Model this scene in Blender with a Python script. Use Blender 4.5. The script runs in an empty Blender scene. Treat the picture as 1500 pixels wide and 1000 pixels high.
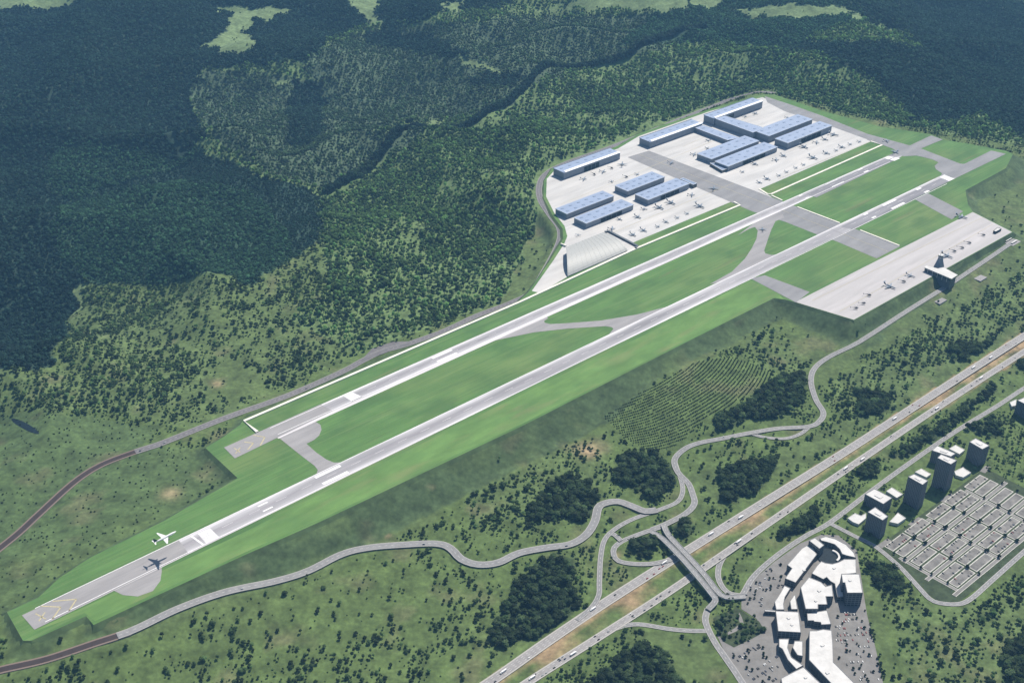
import bpy, bmesh, math, random
import numpy as np
from mathutils import Vector, Matrix
random.seed(7)
R = math.radians
SC = bpy.context.scene
COL = SC.collection

# ---------------------------------------------------------------- camera, sky, sun, exposure
F, PY = 1750.0, 1060.0                       # focal length in photo pixels, horizon distance
PIT = math.atan2(PY, F)
CAMZ = 1500.0
cd = bpy.data.cameras.new('camera'); cam = bpy.data.objects.new('camera', cd); COL.objects.link(cam)
cam.location = (0, 0, CAMZ); cam.rotation_euler = (math.pi/2 - PIT, 0, 0)
cd.sensor_width = 36; cd.lens = 36*F/1500; cd.clip_start = 1; cd.clip_end = 60000
SC.camera = cam
SUN_EL, SUN_AZ = R(55), R(35)                # azimuth clockwise from +Y
w = bpy.data.worlds.new('World'); SC.world = w; w.use_nodes = True
nt = w.node_tree; bg = nt.nodes['Background']
sky = nt.nodes.new('ShaderNodeTexSky'); sky.sky_type = 'NISHITA'; sky.sun_disc = False
sky.sun_elevation = SUN_EL; sky.sun_rotation = SUN_AZ; sky.altitude = 800
nt.links.new(sky.outputs[0], bg.inputs[0]); bg.inputs[1].default_value = 0.075
sd = bpy.data.lights.new('sun', 'SUN'); sd.energy = 4.4; sd.angle = R(0.5); sd.color = (1, 0.94, 0.84)
so = bpy.data.objects.new('sun', sd); COL.objects.link(so)
sv = Vector((math.sin(SUN_AZ)*math.cos(SUN_EL), math.cos(SUN_AZ)*math.cos(SUN_EL), math.sin(SUN_EL)))
so.rotation_euler = (-sv).to_track_quat('-Z', 'Y').to_euler(); so.location = (0, 0, 3000)
SC.view_settings.view_transform = 'Standard'; SC.view_settings.look = 'None'
SC.view_settings.exposure = 0.45; SC.view_settings.gamma = 1.0
SC.cycles.max_bounces = 5; SC.cycles.diffuse_bounces = 2; SC.cycles.glossy_bounces = 2
SC.cycles.volume_bounces = 0; SC.cycles.transparent_max_bounces = 6

# ---------------------------------------------------------------- camera maths (survey of the photo)
cP, sP = math.cos(PIT), math.sin(PIT)
def unp(u, v, z=0.0):
    u = np.asarray(u, float); v = np.asarray(v, float)
    x = (u-750)/F; y = (500-v)/F
    dz = -sP + y*cP; dyy = cP + y*sP
    t = (z-CAMZ)/dz
    return x*t, dyy*t
def proj(X, Y, Z):
    zc = Y*cP - (Z-CAMZ)*sP
    yc = Y*sP + (Z-CAMZ)*cP
    return 750 + F*X/zc, 500 - F*yc/zc
AX = R(41.1)
E1 = np.array([math.cos(AX), math.sin(AX)]); E2 = np.array([math.sin(AX), -math.cos(AX)])

# ---------------------------------------------------------------- noise / polygon helpers
def _h(ix, iy, s):
    n = (ix.astype(np.int64)*374761393 + iy.astype(np.int64)*668265263 + s*1442695041) & 0x7fffffff
    n = ((n ^ (n >> 13))*1274126177) & 0x7fffffff
    return ((n ^ (n >> 16)) & 0xffff)/65535.0
def vnoise(x, y, sc, s=0, octv=3):
    x = np.asarray(x, float)/sc; y = np.asarray(y, float)/sc; r = 0; a = 1; tot = 0
    for o in range(octv):
        ix = np.floor(x); iy = np.floor(y); fx = x-ix; fy = y-iy
        fx = fx*fx*(3-2*fx); fy = fy*fy*(3-2*fy)
        v = (_h(ix, iy, s+o)*(1-fx) + _h(ix+1, iy, s+o)*fx)*(1-fy) + (_h(ix, iy+1, s+o)*(1-fx) + _h(ix+1, iy+1, s+o)*fx)*fy
        r = r + a*v; tot += a; a *= .5; x = x*2.03+17.3; y = y*2.03+5.1
    return r/tot
def inpoly(x, y, poly):
    x = np.asarray(x); y = np.asarray(y); c = np.zeros(x.shape, bool); n = len(poly)
    for i in range(n):
        x1, y1 = poly[i]; x2, y2 = poly[(i+1) % n]
        if y1 == y2: continue
        c ^= ((y1 > y) != (y2 > y)) & (x < (x2-x1)*(y-y1)/(y2-y1)+x1)
    return c
def distpoly(x, y, pts, closed=True, zs=None):
    """distance to a polyline (and the z of the nearest point)"""
    d = np.full(x.shape, 1e9); zz = np.zeros(x.shape)
    n = len(pts)
    for i in range(n if closed else n-1):
        ax, ay = pts[i][:2]; bx, by = pts[(i+1) % n][:2]
        L = (bx-ax)**2+(by-ay)**2+1e-9
        t = np.clip(((x-ax)*(bx-ax)+(y-ay)*(by-ay))/L, 0, 1)
        dd = np.hypot(x-ax-t*(bx-ax), y-ay-t*(by-ay))
        m = dd < d
        d = np.where(m, dd, d)
        if zs is not None: zz = np.where(m, zs[i]+t*(zs[(i+1) % n]-zs[i]), zz)
    return (d, zz) if zs is not None else d
def W0(px, z=0.0): return [tuple(float(c) for c in unp(u, v, z)) for u, v in px]

# ---------------------------------------------------------------- natural relief: survey heights (photo x, photo y, metres)
CP = [(0,1000,-24),(150,985,-34),(150,945,-7),(0,975,-13),(60,955,-8),(200,925,-13),(250,879,-13),(220,893,-12),(300,857,-16),(330,845,-18),(300,880,-19),(350,864,-23),(400,852,-29),(450,837,-36),(540,805,-48),(700,830,-54),(870,760,-54),(1000,660,-52),(1200,590,-50),(1190,545,-46),(1390,425,-22),(1480,350,-14),
 (300,1000,-74),(600,950,-72),(700,1000,-72),(1000,800,-70),(1250,660,-70),(1500,500,-64),(1200,900,-70),(1500,900,-74),(1300,780,-70),(1500,600,-66),(1000,1000,-75),(1400,1000,-80),(900,860,-71),(1400,740,-71),
 (640,730,-38),(800,640,-36),(900,580,-32),(1000,545,-28),(1060,560,-24),(1180,520,-38),(1330,455,-27),(1430,400,-18),
 (0,803,-27),(110,705,-24),(200,661,-16),(350,612,-9),(600,503,-8),(780,430,-6),(830,345,-5),(793,275,-4),(930,205,-4),(1120,138,-4),(1280,180,-4),
 (150,770,-7),(240,735,-8),(60,835,-5),(-20,900,-8),(20,960,-12),(0,700,-26),(120,720,-18),(100,600,-38),(0,500,-60),(200,450,-62),(400,500,-42),(300,400,-72),(500,350,-78),(600,250,-74),(700,300,-46),(750,200,-62),(900,130,-50),(1000,90,-60),(1150,80,-30),(1300,165,-14),(1450,190,-10),
 (1500,120,-110),(1400,60,-130),(1230,15,10),(1100,20,0),(1290,90,-12),(0,300,-82),(200,250,-92),(400,150,-60),(330,200,-34),(0,100,-44),(300,20,20),(700,10,20),(600,80,-40),(1500,0,-100),(1480,250,-22),(1500,320,-30),(650,160,-70),(800,100,-55),(950,20,10)]
_c = np.array([(*unp(u, v, z), z) for u, v, z in CP])
_far = np.array([(x, y, z) for x, y, z in [(-6000,0,-60),(6000,0,-80),(0,-2500,-70),(-7000,7000,20),(7000,7000,-20),(0,11000,60),(-11000,-9000,-60),(11000,-9000,-60),(-3000,5000,-30),(3500,3500,-90)]], float)
_c = np.vstack([_c, _far])
def _phi(r): return r                         # linear radial basis: no overshoot
_S = 1000.0
_K = _phi(np.hypot(_c[:,None,0]-_c[None,:,0], _c[:,None,1]-_c[None,:,1])/_S) + 0*np.eye(len(_c))
_K -= 0.03*np.eye(len(_c))
_A = np.block([[_K, np.ones((len(_c),1))],[np.ones((1,len(_c))), np.zeros((1,1))]])
_w = np.linalg.solve(_A, np.append(_c[:,2], 0))
BWALL = float(np.dot(unp(760, 443), E2))
HILL = unp(1010, 590, -26)
def natural(x, y):
    r = np.full(np.shape(x), _w[-1])
    for i in range(len(_c)): r = r + _w[i]*_phi(np.sqrt((x-_c[i,0])**2+(y-_c[i,1])**2+60**2)/_S)
    far = np.clip((np.hypot(x, y-2500)-1200)/1500, 0, 1)
    bb = np.asarray(x)*E2[0]+np.asarray(y)*E2[1]
    f2 = np.clip((BWALL-bb-90)/420, 0, 1)
    rid = 1-np.abs(vnoise(x, y, 700, 61, 3)-.5)*2.8
    r = r + (vnoise(x, y, 260, 3, 4)-.5)*(14+26*far) + f2*(rid-.55)*150 + f2*(vnoise(x, y, 150, 71, 3)-.5)*30
    r = r + 10*np.exp(-(((x-HILL[0])**2+(y-HILL[1])**2)/120**2))
    return r
# plateau outline on the level of the runways
PLAT_PX = [(10,896),(33.6,938),(46,938),(126,902),(137,915),(360,812),(467,765),(766.6,623),(1000,504),(1133,437),(1150,439),(1165,442.7),(1250.7,469),(1484,340),(1425,310),
 (1418,300),(1414,279),(1473,247),(1484,226),(1473,221),(1446,216),(1419,211),(1382,205),(1364,197),(1290,186),(1205,163),(1135,139),(1116,138.5),(1040,160),(936,196),(905,214),(808,247),
 (797,265),(796,290),(809,315),(824,335),(825,350),(806,381),(774,428),(760,441),(357,614),(352,622),(327,640),(301,656),(348,700),(334.7,708),(240,762.7),(133,816),(87,846),(56,875)]
PLAT = W0(PLAT_PX)
def relief(x, y):
    n = natural(x, y)
    m = (x > -1100) & (x < 1900) & (y > 1200) & (y < 4300)
    xs, ys, ns = x[m], y[m], n[m]
    d = distpoly(xs, ys, PLAT); ins = inpoly(xs, ys, PLAT)
    h = np.maximum(ns, -d*0.62-0.3); h = np.minimum(h, -.4+np.maximum(d-25, 0)*0.5)
    # steep bank: natural ground below the fill
    h = np.where(ins, -0.9, h)
    n = n.copy(); n[m] = h
    return n
def ground_slow(u, v, it=14):
    z = np.full(np.shape(u), -30.0)
    for _ in range(it):
        x, y = unp(u, v, z); z = .5*z + .5*relief(np.atleast_1d(x), np.atleast_1d(y)).reshape(np.shape(u))
    return (*unp(u, v, z), z)

# ---------------------------------------------------------------- roads (photo pixels)
def catmull(P, step=9.0):
    P = np.array(P, float); out = []
    Q = np.vstack([2*P[0]-P[1], P, 2*P[-1]-P[-2]])
    for i in range(1, len(Q)-2):
        L = np.hypot(*(Q[i+1]-Q[i])[:2]); n = max(1, int(L/step))
        for k in range(n):
            t = k/n
            out.append(.5*((2*Q[i])+(-Q[i-1]+Q[i+1])*t+(2*Q[i-1]-5*Q[i]+4*Q[i+1]-Q[i+2])*t*t+(-Q[i-1]+3*Q[i]-3*Q[i+1]+Q[i+2])*t**3))
    out.append(Q[-2]); return np.array(out)
ROADS = {}   # key: (name, label-free) -> dict
def road(key, px, width, lift=0.6, skirt=2.5, smooth=9, mat='road'):
    a = np.array(px, float)
    if a.shape[1] == 2:
        x, y, z = ground_slow(a[:,0], a[:,1]); z = np.minimum(z, -1.5) if key != 'estate' else z
    else:
        z = a[:,2]; x, y = unp(a[:,0], a[:,1], z)
    c = catmull(np.stack([x, y, z], 1))
    if a.shape[1] == 2:
        k = np.ones(smooth)/smooth
        zz = np.convolve(np.pad(c[:,2], smooth//2, mode='edge'), k, 'valid')
        c[:,2] = zz[:len(c)]
    c[:,2] += lift
    ROADS[key] = dict(c=c, w=width, skirt=skirt, mat=mat, lift=lift)
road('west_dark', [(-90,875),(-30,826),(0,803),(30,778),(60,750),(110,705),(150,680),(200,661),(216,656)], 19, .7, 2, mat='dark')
road('west', [(198,662),(218,655),(240,648),(330,612),(420,580),(500,545),(530,529),(560,515),(600,503),(650,485),(700,462),(750,443),(778,427),(797,398),(818,358),(820,336),(806,316),(792,293),(790,272),(800,254),(830,238),(905,211),(1000,173),(1060,150),(1105,135.5),(1135,136)], 19, .7, 2)
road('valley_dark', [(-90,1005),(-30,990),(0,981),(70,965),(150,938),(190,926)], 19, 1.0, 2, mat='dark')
road('valley', [(172,932),(200,922),(260,893),(330,868),(400,853),(450,838),(500,813),(540,803),(590,799),(640,797),(660,804),(676,820),(700,828),(730,825),(760,811),(800,803),(835,798),(858,785),(871,765),(876,745),(885,738),(905,735),(925,742),(945,750),(962,748)], 17, 3.0, 6)
road('hill', [(1487,352),(1470,364),(1400,411),(1330,455),(1260,500),(1215,523),(1193,540),(1188,560),(1195,585),(1206,605),(1200,618),(1185,625),(1140,628),(1100,634),(1060,642),(1020,650),(1000,660),(988,674),(993,692),(1008,708),(1015,725),(1017,738),(1005,752),(975,768),(955,776)], 13, 1.5, 4)
road('bay', [(1186,625),(1172,636),(1150,643),(1122,641),(1100,635)], 9, 1.4, 3)
road('ramp_west', [(988,674),(993,690),(998,705),(1000,720),(992,735),(965,747),(930,759),(903,773),(886,790),(880,815),(878,850),(877,872),(866,890),(845,908)], 10, 1.0, 2.5)
road('loop', [(975,770),(950,778),(930,785),(911,793),(900,802),(899,812),(906,822),(930,826.5),(960,825),(990,817),(1010,806)], 11, 1.6, 4)
road('spur', [(910,793),(900,783),(893,780)], 10, 1.5, 2.5)
road('ramp_east', [(1092,790),(1070,805),(1055,824),(1052,845),(1060,862),(1072,870),(1092,872)], 11, .8, 2)
road('low_link', [(880,932),(905,919),(935,914),(980,921),(1010,923.5),(1040,923.5)], 10, .8, 2)
road('mall_road', [(1037,892),(1033,905),(1036,918),(1047,940),(1062,962),(1078,985),(1095,1012)], 12, .8, 2)
road('service', [(1560,533),(1500,569),(1460,595),(1395,635),(1330,680),(1275,720),(1216,765),(1180,785),(1140,812),(1105,843),(1088,870)], 11, .8, 2)
road('estate', [(1213,765),(1250,784),(1283,801),(1317,829),(1335,848),(1352,867),(1362,877),(1376,883),(1403,884.5),(1423,876),(1455,848),(1500,808),(1560,758)], 10, .8, 2)
road('hwy_north', [(560,1100),(640,1047),(717,999),(810,934),(902,872.5),(1015,801),(1130,729),(1240,660.5),(1365,579),(1488,500),(1600,429)], 21, 1.0, 2, 15, 'motorway')
road('hwy_south', [(600,1118),(680,1063),(775,998),(880,931),(986,862.5),(1120,770),(1251,680),(1375,596),(1500,515.5),(1600,452)], 17, 1.0, 2, 15, 'motorway')
def along_grade(px, z0, z1, mid=None):
    n = len(px); return [(u, v, z0+(z1-z0)*i/(n-1)) for i, (u, v) in enumerate(px)]
BR_W = [(954,778,-61),(970,788,-59.5),(996,814,-58.5),(1019,840,-59),(1042.5,869,-62),(1048,879,-64.5),(1037,892,-68.5)]
BR_E = [(972,768,-61),(980,784,-59.5),(1006,812,-58.5),(1032,841,-59),(1050,864,-62),(1063,874,-65),(1092,873,-68.8)]

# ---------------------------------------------------------------- terrain grid
def axis(lo, a, b, hi, step):
    core = np.arange(a, b+.1, step)
    left = a - np.cumsum(step*1.28**np.arange(1, 40)); left = left[left > lo][::-1]
    right = b + np.cumsum(step*1.28**np.arange(1, 40)); right = right[right < hi]
    return np.concatenate([[lo], left, core, right, [hi]])
GX = axis(-14000, -2700, 2700, 14000, 9.0); GY = axis(-9000, 1150, 6100, 15000, 9.0)
MX, MY = np.meshgrid(GX, GY)
MZ = relief(MX.ravel(), MY.ravel()).reshape(MX.shape)
RD = np.full(MX.shape, 1e9)                  # distance to the nearest road edge
for key, r in sorted(ROADS.items(), key=lambda t: 'hwy' not in t[0]):
    c = r['c']; hw = r['w']/2
    x0, x1, y0, y1 = c[:,0].min()-70, c[:,0].max()+70, c[:,1].min()-70, c[:,1].max()+70
    ix = np.where((GX > x0) & (GX < x1))[0]; iy = np.where((GY > y0) & (GY < y1))[0]
    if len(ix) == 0: continue
    sl = np.s_[iy[0]:iy[-1]+1, ix[0]:ix[-1]+1]
    sub = c[::2] if len(c) > 12 else c
    d, z = distpoly(MX[sl], MY[sl], sub, False, list(sub[:,2]))
    wide = 34 if 'hwy' in key else 18
    k = np.clip((d-hw-6)/wide, 0, 1); k = k*k*(3-2*k)
    tgt = z - r['lift'] - .25
    MZ[sl] = np.where(inpoly(MX[sl], MY[sl], PLAT), MZ[sl], tgt*(1-k)+MZ[sl]*k)
    RD[sl] = np.minimum(RD[sl], d-hw)
for key, r in ROADS.items():                 # nothing of the ground may stand above a carriageway
    c = r['c']; hw = r['w']/2
    ix = np.where((GX > c[:,0].min()-30) & (GX < c[:,0].max()+30))[0]; iy = np.where((GY > c[:,1].min()-30) & (GY < c[:,1].max()+30))[0]
    sl = np.s_[iy[0]:iy[-1]+1, ix[0]:ix[-1]+1]
    d, z = distpoly(MX[sl], MY[sl], c, False, list(c[:,2]))
    MZ[sl] = np.where((d < hw+8), np.minimum(MZ[sl], z-.3), MZ[sl])
def gidx(x, y):
    x = np.clip(x, GX[0]+1, GX[-1]-1); y = np.clip(y, GY[0]+1, GY[-1]-1)
    i = np.searchsorted(GX, x)-1; j = np.searchsorted(GY, y)-1
    fx = (x-GX[i])/(GX[i+1]-GX[i]); fy = (y-GY[j])/(GY[j+1]-GY[j])
    return i, j, fx, fy
def samp(Mt, x, y):
    x = np.asarray(x, float); y = np.asarray(y, float)
    i, j, fx, fy = gidx(x, y)
    return (Mt[j,i]*(1-fx)+Mt[j,i+1]*fx)*(1-fy)+(Mt[j+1,i]*(1-fx)+Mt[j+1,i+1]*fx)*fy
def hz(x, y): return samp(MZ, x, y)
def ground(u, v, it=16):
    u = np.asarray(u, float); v = np.asarray(v, float); z = np.full(u.shape, -40.0)
    for _ in range(it):
        x, y = unp(u, v, z); z = .5*z+.5*hz(x, y)
    return (*unp(u, v, z), z)

# ---------------------------------------------------------------- land cover (what grows there), from survey polygons
ZONES = {
 'wood_dark': [
  [(-200,325),(60,338),(115,400),(117,418),(110,455),(98,480),(80,515),(78,540),(-200,548)],
  [(-300,-120),(600,-120),(640,-20),(560,30),(520,45),(480,60),(440,90),(300,100),(275,150),(300,200),(250,235),(180,215),(100,210),(60,260),(60,338),(-300,330)],
  [(425,120),(478,122),(474,200),(440,216),(415,205),(430,150)],
  [(530,50),(620,49),(690,80),(670,88),(600,75),(540,66)],
  [(690,120),(720,103),(772,113),(745,128),(700,131)],
  [(1215,-60),(1262,22),(1330,55),(1350,72),(1290,60),(1180,62),(1150,78),(1200,82),(1250,95),(1290,128),(1310,150),(1345,178),(1400,180),(1440,165),(1480,195),(1700,230),(1700,-60)],  # dark wood beyond the ridge, with the valley's shade put into its colour
  [(560,-10),(760,-10),(740,12),(640,20),(560,45)]],
 'wood_band': [
  [(330,235),(380,255),(472,287),(470,345),(447,372),(425,345),(395,315),(365,288),(325,273),(265,264),(200,273),(140,288),(90,308),(60,338),(60,262),(100,300),(150,275),(240,250),(300,226)]],
 'wood_mid': [
  [(117,418),(160,415),(250,412),(300,402),(340,404),(365,421),(400,397),(447,372),(425,345),(395,315),(365,288),(325,273),(265,264),(200,273),(140,288),(90,308),(60,338),(100,390)],
  [(55,255),(95,212),(130,193),(190,188),(260,195),(305,224),(250,250),(150,280),(95,304),(60,310)],
  [(1060,-60),(1215,-60),(1262,22),(1150,78),(1040,60),(900,70)]],
 'wood_pale': [
  [(300,105),(380,105),(430,118),(480,122),(480,205),(640,175),(600,212),(478,276),(420,265),(360,235),(330,215),(290,170),(275,140)],
  [(455,75),(560,42),(760,26),(1000,24),(1022,58),(860,100),(800,115),(730,160),(650,176),(600,174),(480,214),(478,122),(440,100)]],
 'clearing': [
  [(305,10),(420,14),(420,25),(365,30),(355,45),(380,60),(375,72),(330,78),(295,68),(335,45),(340,25)],
  [(480,-20),(562,-20),(550,20),(565,38),(545,40),(525,15)], [(672,80),(736,102),(722,110),(680,92)],
  [(-60,-20),(122,-20),(100,9),(-60,16)], [(640,4),(680,1),(682,16),(648,17)],
  [(760,20),(830,10),(860,-10),(1010,-20),(1000,14),(940,20),(900,12),(830,19)],
  [(1060,19),(1150,8),(1232,9),(1262,24),(1330,54),(1300,46),(1240,24),(1120,26)],
  [(110,419),(128,419),(122,445),(106,470),(112,450)], [(1010,-30),(1100,-30),(1040,12),(1005,8)],
  [(612,178),(645,180),(640,186),(618,184)], [(395,118),(425,120),(420,126),(400,124)]],
 'grove': [
  [(807,710),(833,697),(867,707),(877,723),(870,747),(850,767),(800,760),(777,773),(772,750)],
  [(900,670),(960,660),(985,690),(970,720),(955,735),(935,715),(900,705)],
  [(793,820),(833,820),(843,857),(852,887),(820,917),(767,940),(717,953),(720,927),(740,883),(767,850)],
  [(860,1020),(880,985),(905,962),(950,945),(985,970),(1010,1025)],
  [(1053,690),(1090,677),(1137,670),(1137,693),(1100,723),(1073,737),(1047,730)],
  [(1047,617),(1087,597),(1140,550),(1180,550),(1180,580),(1147,607),(1093,620),(1053,630)],
  [(1252,575),(1303,575),(1308,597),(1285,612),(1254,608)],
  [(1395,511),(1447,498),(1456,505),(1420,525),(1397,523)],
  [(1140,787),(1175,755),(1200,745),(1190,765),(1150,790)],
  [(1255,695),(1275,680),(1292,676),(1288,688),(1262,702)],
  [(1306,668),(1330,650),(1372,622),(1400,604),(1436,578),(1456,564),(1462,570),(1440,590),(1404,618),(1372,640),(1340,660),(1318,670)],
  [(1418,628),(1455,612),(1462,630),(1452,642),(1430,632)],
  [(1270,830),(1300,828),(1328,856),(1316,870),(1296,866)],
  [(922,792),(945,786),(955,800),(950,818),(932,820)],
  [(975,772),(1000,762),(1020,768),(1010,785),(988,786)],
  [(1048,905),(1078,893),(1090,905),(1072,930),(1052,925)],[(1080,905),(1108,908),(1122,925),(1100,935),(1068,948),(1060,940)],
  [(1470,505),(1530,465),(1530,520),(1490,545)],
  [(1480,940),(1540,900),(1540,1040),(1470,990)]],
 'dots': [[(-200,650),(60,600),(150,615),(240,622),(200,655),(330,658),(335,705),(240,763),(133,816),(60,870),(10,895),(-200,960)]],
 'thicket': [
  [(110,425),(330,410),(470,350),(480,420),(420,470),(520,520),(330,612),(250,625),(180,600),(60,620),(-150,650),(-150,545),(80,545)],
  [(1310,890),(1400,880),(1440,890),(1560,830),(1560,1060),(1330,1060)],
  [(1300,520),(1400,440),(1480,400),(1560,380),(1560,470),(1400,540),(1330,590),(1230,620),(1215,560)],
  [(1120,470),(1180,520),(1180,550),(1130,545),(1090,510)],
  [(680,700),(800,640),(880,660),(900,700),(770,760),(690,780)]],
 'open': [[(1425,300),(1480,228),(1620,228),(1620,400),(1495,402),(1470,372)], [(800,300),(817,330),(807,375),(775,422),(735,446),(755,400),(780,340)], [(300,560),(320,535),(350,530),(380,560),(405,578),(340,595)], [(1000,700),(1060,750),(1500,480),(1500,470),(1300,590),(1140,660)],
  [(1220,790),(1290,860),(1310,1000),(1280,1000),(1262,850)],[(900,925),(1030,928),(1060,1000),(1000,1000),(985,965),(950,940)],[(1180,480),(1250,500),(1420,390),(1500,330),(1500,400),(1270,520),(1200,560)],
  [(60,925),(140,905),(360,812),(640,690),(640,760),(470,830),(200,935),(0,990)],[(560,720),(800,600),(1000,500),(1130,440),(1100,500),(880,590),(680,690)]],
}
ORCH_PX = [(1020,530),(1073,523),(1133,545),(1123,562),(1080,590),(1033,615),(1000,647),(955,665),(915,640),(884,610),(933,578)]
MALL_PX = [(1203,783),(1228,784),(1255,806),(1262,850),(1270,900),(1285,960),(1302,1040),(1110,1040),(1066,965),(1050,930),(1085,935),(1122,925),(1108,906),(1086,892),(1086,878),(1105,848),(1135,822),(1172,796)]
EST_PX = [(1286,801),(1438,688),(1452,690),(1560,745),(1545,768),(1455,845),(1403,882),(1376,881),(1356,868),(1320,830)]
TOW_PX = [(1222,765),(1330,686),(1440,615),(1470,660),(1438,690),(1290,797)]

def cover_of(X, Y, Z):
    u, v = proj(X, Y, Z)
    zone = np.zeros(X.shape, int)            # 0 scrub 1 dark 2 mid 3 pale 4 clearing 5 grove 6 dots 7 thicket 8 open 9 hillside wood
    # hillside wood: everything beyond the west road not named otherwise
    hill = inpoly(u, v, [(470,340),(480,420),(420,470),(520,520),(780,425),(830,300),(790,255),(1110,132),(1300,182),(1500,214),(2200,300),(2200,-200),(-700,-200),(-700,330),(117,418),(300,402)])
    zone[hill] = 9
    jx = u + (vnoise(X, Y, 55, 31, 4)-.5)*30; jy = v + (vnoise(X, Y, 55, 47, 4)-.5)*18
    for nm, idx in (('thicket',7),('open',8),('dots',6),('wood_pale',3),('wood_mid',2),('wood_dark',1),('wood_band',10),('clearing',4),('grove',5)):
        for p in ZONES[nm]: zone[inpoly(jx, jy, p)] = idx
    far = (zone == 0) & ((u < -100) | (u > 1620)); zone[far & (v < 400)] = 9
    return zone, u, v
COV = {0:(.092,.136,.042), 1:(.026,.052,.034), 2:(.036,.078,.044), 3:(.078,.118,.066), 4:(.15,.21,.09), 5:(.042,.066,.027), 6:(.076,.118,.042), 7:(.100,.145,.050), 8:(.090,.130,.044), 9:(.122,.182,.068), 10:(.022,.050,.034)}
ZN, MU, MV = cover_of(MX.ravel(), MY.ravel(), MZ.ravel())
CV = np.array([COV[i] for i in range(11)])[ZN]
PLD = np.full(MX.size, 1e9); mm = (MX.ravel() > -1100) & (MX.ravel() < 1900) & (MY.ravel() > 1200) & (MY.ravel() < 4300)
PLD[mm] = distpoly(MX.ravel()[mm], MY.ravel()[mm], PLAT)
PIN = inpoly(MX.ravel(), MY.ravel(), PLAT)
bank = (PLD < 75) & (-MZ.ravel() > PLD*.5) & (MZ.ravel() < -.2)
CV[bank] = (.066,.102,.042)
nzz = vnoise(MX.ravel(), MY.ravel(), 70, 5, 4)
dry = np.clip((nzz-.62)*6, 0, 1)*np.isin(ZN, (0,6,7,8))*.55
CV = CV*(1-dry[:,None]) + np.array((.15,.14,.075))*dry[:,None]
yel = np.clip((vnoise(MX.ravel(), MY.ravel(), 120, 9, 3)-.5)*4, 0, 1)*np.isin(ZN, (0,6,7,8))*.5
CV = CV*(1-yel[:,None]) + np.array((.095,.135,.045))*yel[:,None]
# bare earth: scars and the motorway median
mu, mv = MU, MV
for (a, b, ra) in [(318,562,8),(190,437,9),(252,722,14),(632,712,4),(862,660,16),(1345,590,14),(905,812,6),(570,785,4),(1290,178,10)]:
    k = np.exp(-((mu-a)**2+((mv-b)*1.5)**2)/(ra*ra))*np.clip(nzz*1.8-.3, 0, 1); CV = CV*(1-k[:,None]) + np.array((.33,.25,.15))*k[:,None]
med = [(0.5*(a[0]+b[0]), 0.5*(a[1]+b[1])) for a, b in zip(ROADS['hwy_north']['c'][::6], ROADS['hwy_south']['c'][:: max(1, int(6*len(ROADS['hwy_south']['c'])/len(ROADS['hwy_north']['c'])))])]
hn = ROADS['hwy_north']['c'][::4]; hs = ROADS['hwy_south']['c'][::4]
mband = (MX.ravel() > -300) & (MX.ravel() < 1700) & (MY.ravel() > 1000) & (MY.ravel() < 2900)
ii = np.where(mband)[0]
dn = distpoly(MX.ravel()[ii], MY.ravel()[ii], [tuple(p[:2]) for p in hn], False)
dsn = distpoly(MX.ravel()[ii], MY.ravel()[ii], [tuple(p[:2]) for p in hs], False)
inm = (dn+dsn < 62)
k = np.where(inm, np.clip(.12+2.6*(nzz[ii]-.45)+np.clip((22-dn)/9, 0, 1)*.8, 0, 1), 0)
CV[ii] = CV[ii]*(1-k[:,None]) + np.array((.33,.235,.135))*k[:,None]

# ---------------------------------------------------------------- materials
MATS = {}
def pmat(name, col, rough=.8, metal=0.0, var=.12, scale=.2, spec=.3, streak=None):
    """principled with two octaves of object-space mottling"""
    m = bpy.data.materials.new(name); m.use_nodes = True; n = m.node_tree; b = n.nodes['Principled BSDF']
    b.inputs['Roughness'].default_value = rough; b.inputs['Metallic'].default_value = metal; b.inputs['Specular IOR Level'].default_value = spec
    tc = n.nodes.new('ShaderNodeTexCoord'); src = tc.outputs['Object']
    if streak:                                # stretch the noise along the runway direction
        mp = n.nodes.new('ShaderNodeMapping'); mp.inputs['Rotation'].default_value[2] = -AX
        n.links.new(src, mp.inputs[0]); src2 = n.nodes.new('ShaderNodeVectorMath'); src2.operation = 'MULTIPLY'
        src2.inputs[1].default_value = (streak, 1, 1); n.links.new(mp.outputs[0], src2.inputs[0]); src = src2.outputs[0]
    a = n.nodes.new('ShaderNodeTexNoise'); a.inputs['Scale'].default_value = scale; a.inputs['Detail'].default_value = 6; a.inputs['Roughness'].default_value = .65
    n.links.new(src, a.inputs['Vector'])
    mr = n.nodes.new('ShaderNodeMapRange'); mr.inputs[1].default_value = .3; mr.inputs[2].default_value = .7; mr.inputs[3].default_value = 1-var*2; mr.inputs[4].default_value = 1+var*2
    n.links.new(a.outputs[0], mr.inputs[0])
    mx = n.nodes.new('ShaderNodeMix'); mx.data_type = 'RGBA'; mx.blend_type = 'MULTIPLY'; mx.inputs[0].default_value = 1
    mx.inputs[6].default_value = (*col, 1); n.links.new(mr.outputs[0], mx.inputs[7]); n.links.new(mx.outputs[2], b.inputs['Base Color'])
    MATS[name] = m; return m
def nodes(m): return m.node_tree, m.node_tree.nodes['Principled BSDF']
GRASSM = pmat('airfield_grass', (.102,.202,.056), .95, var=.10, scale=.03, streak=.22)
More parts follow.
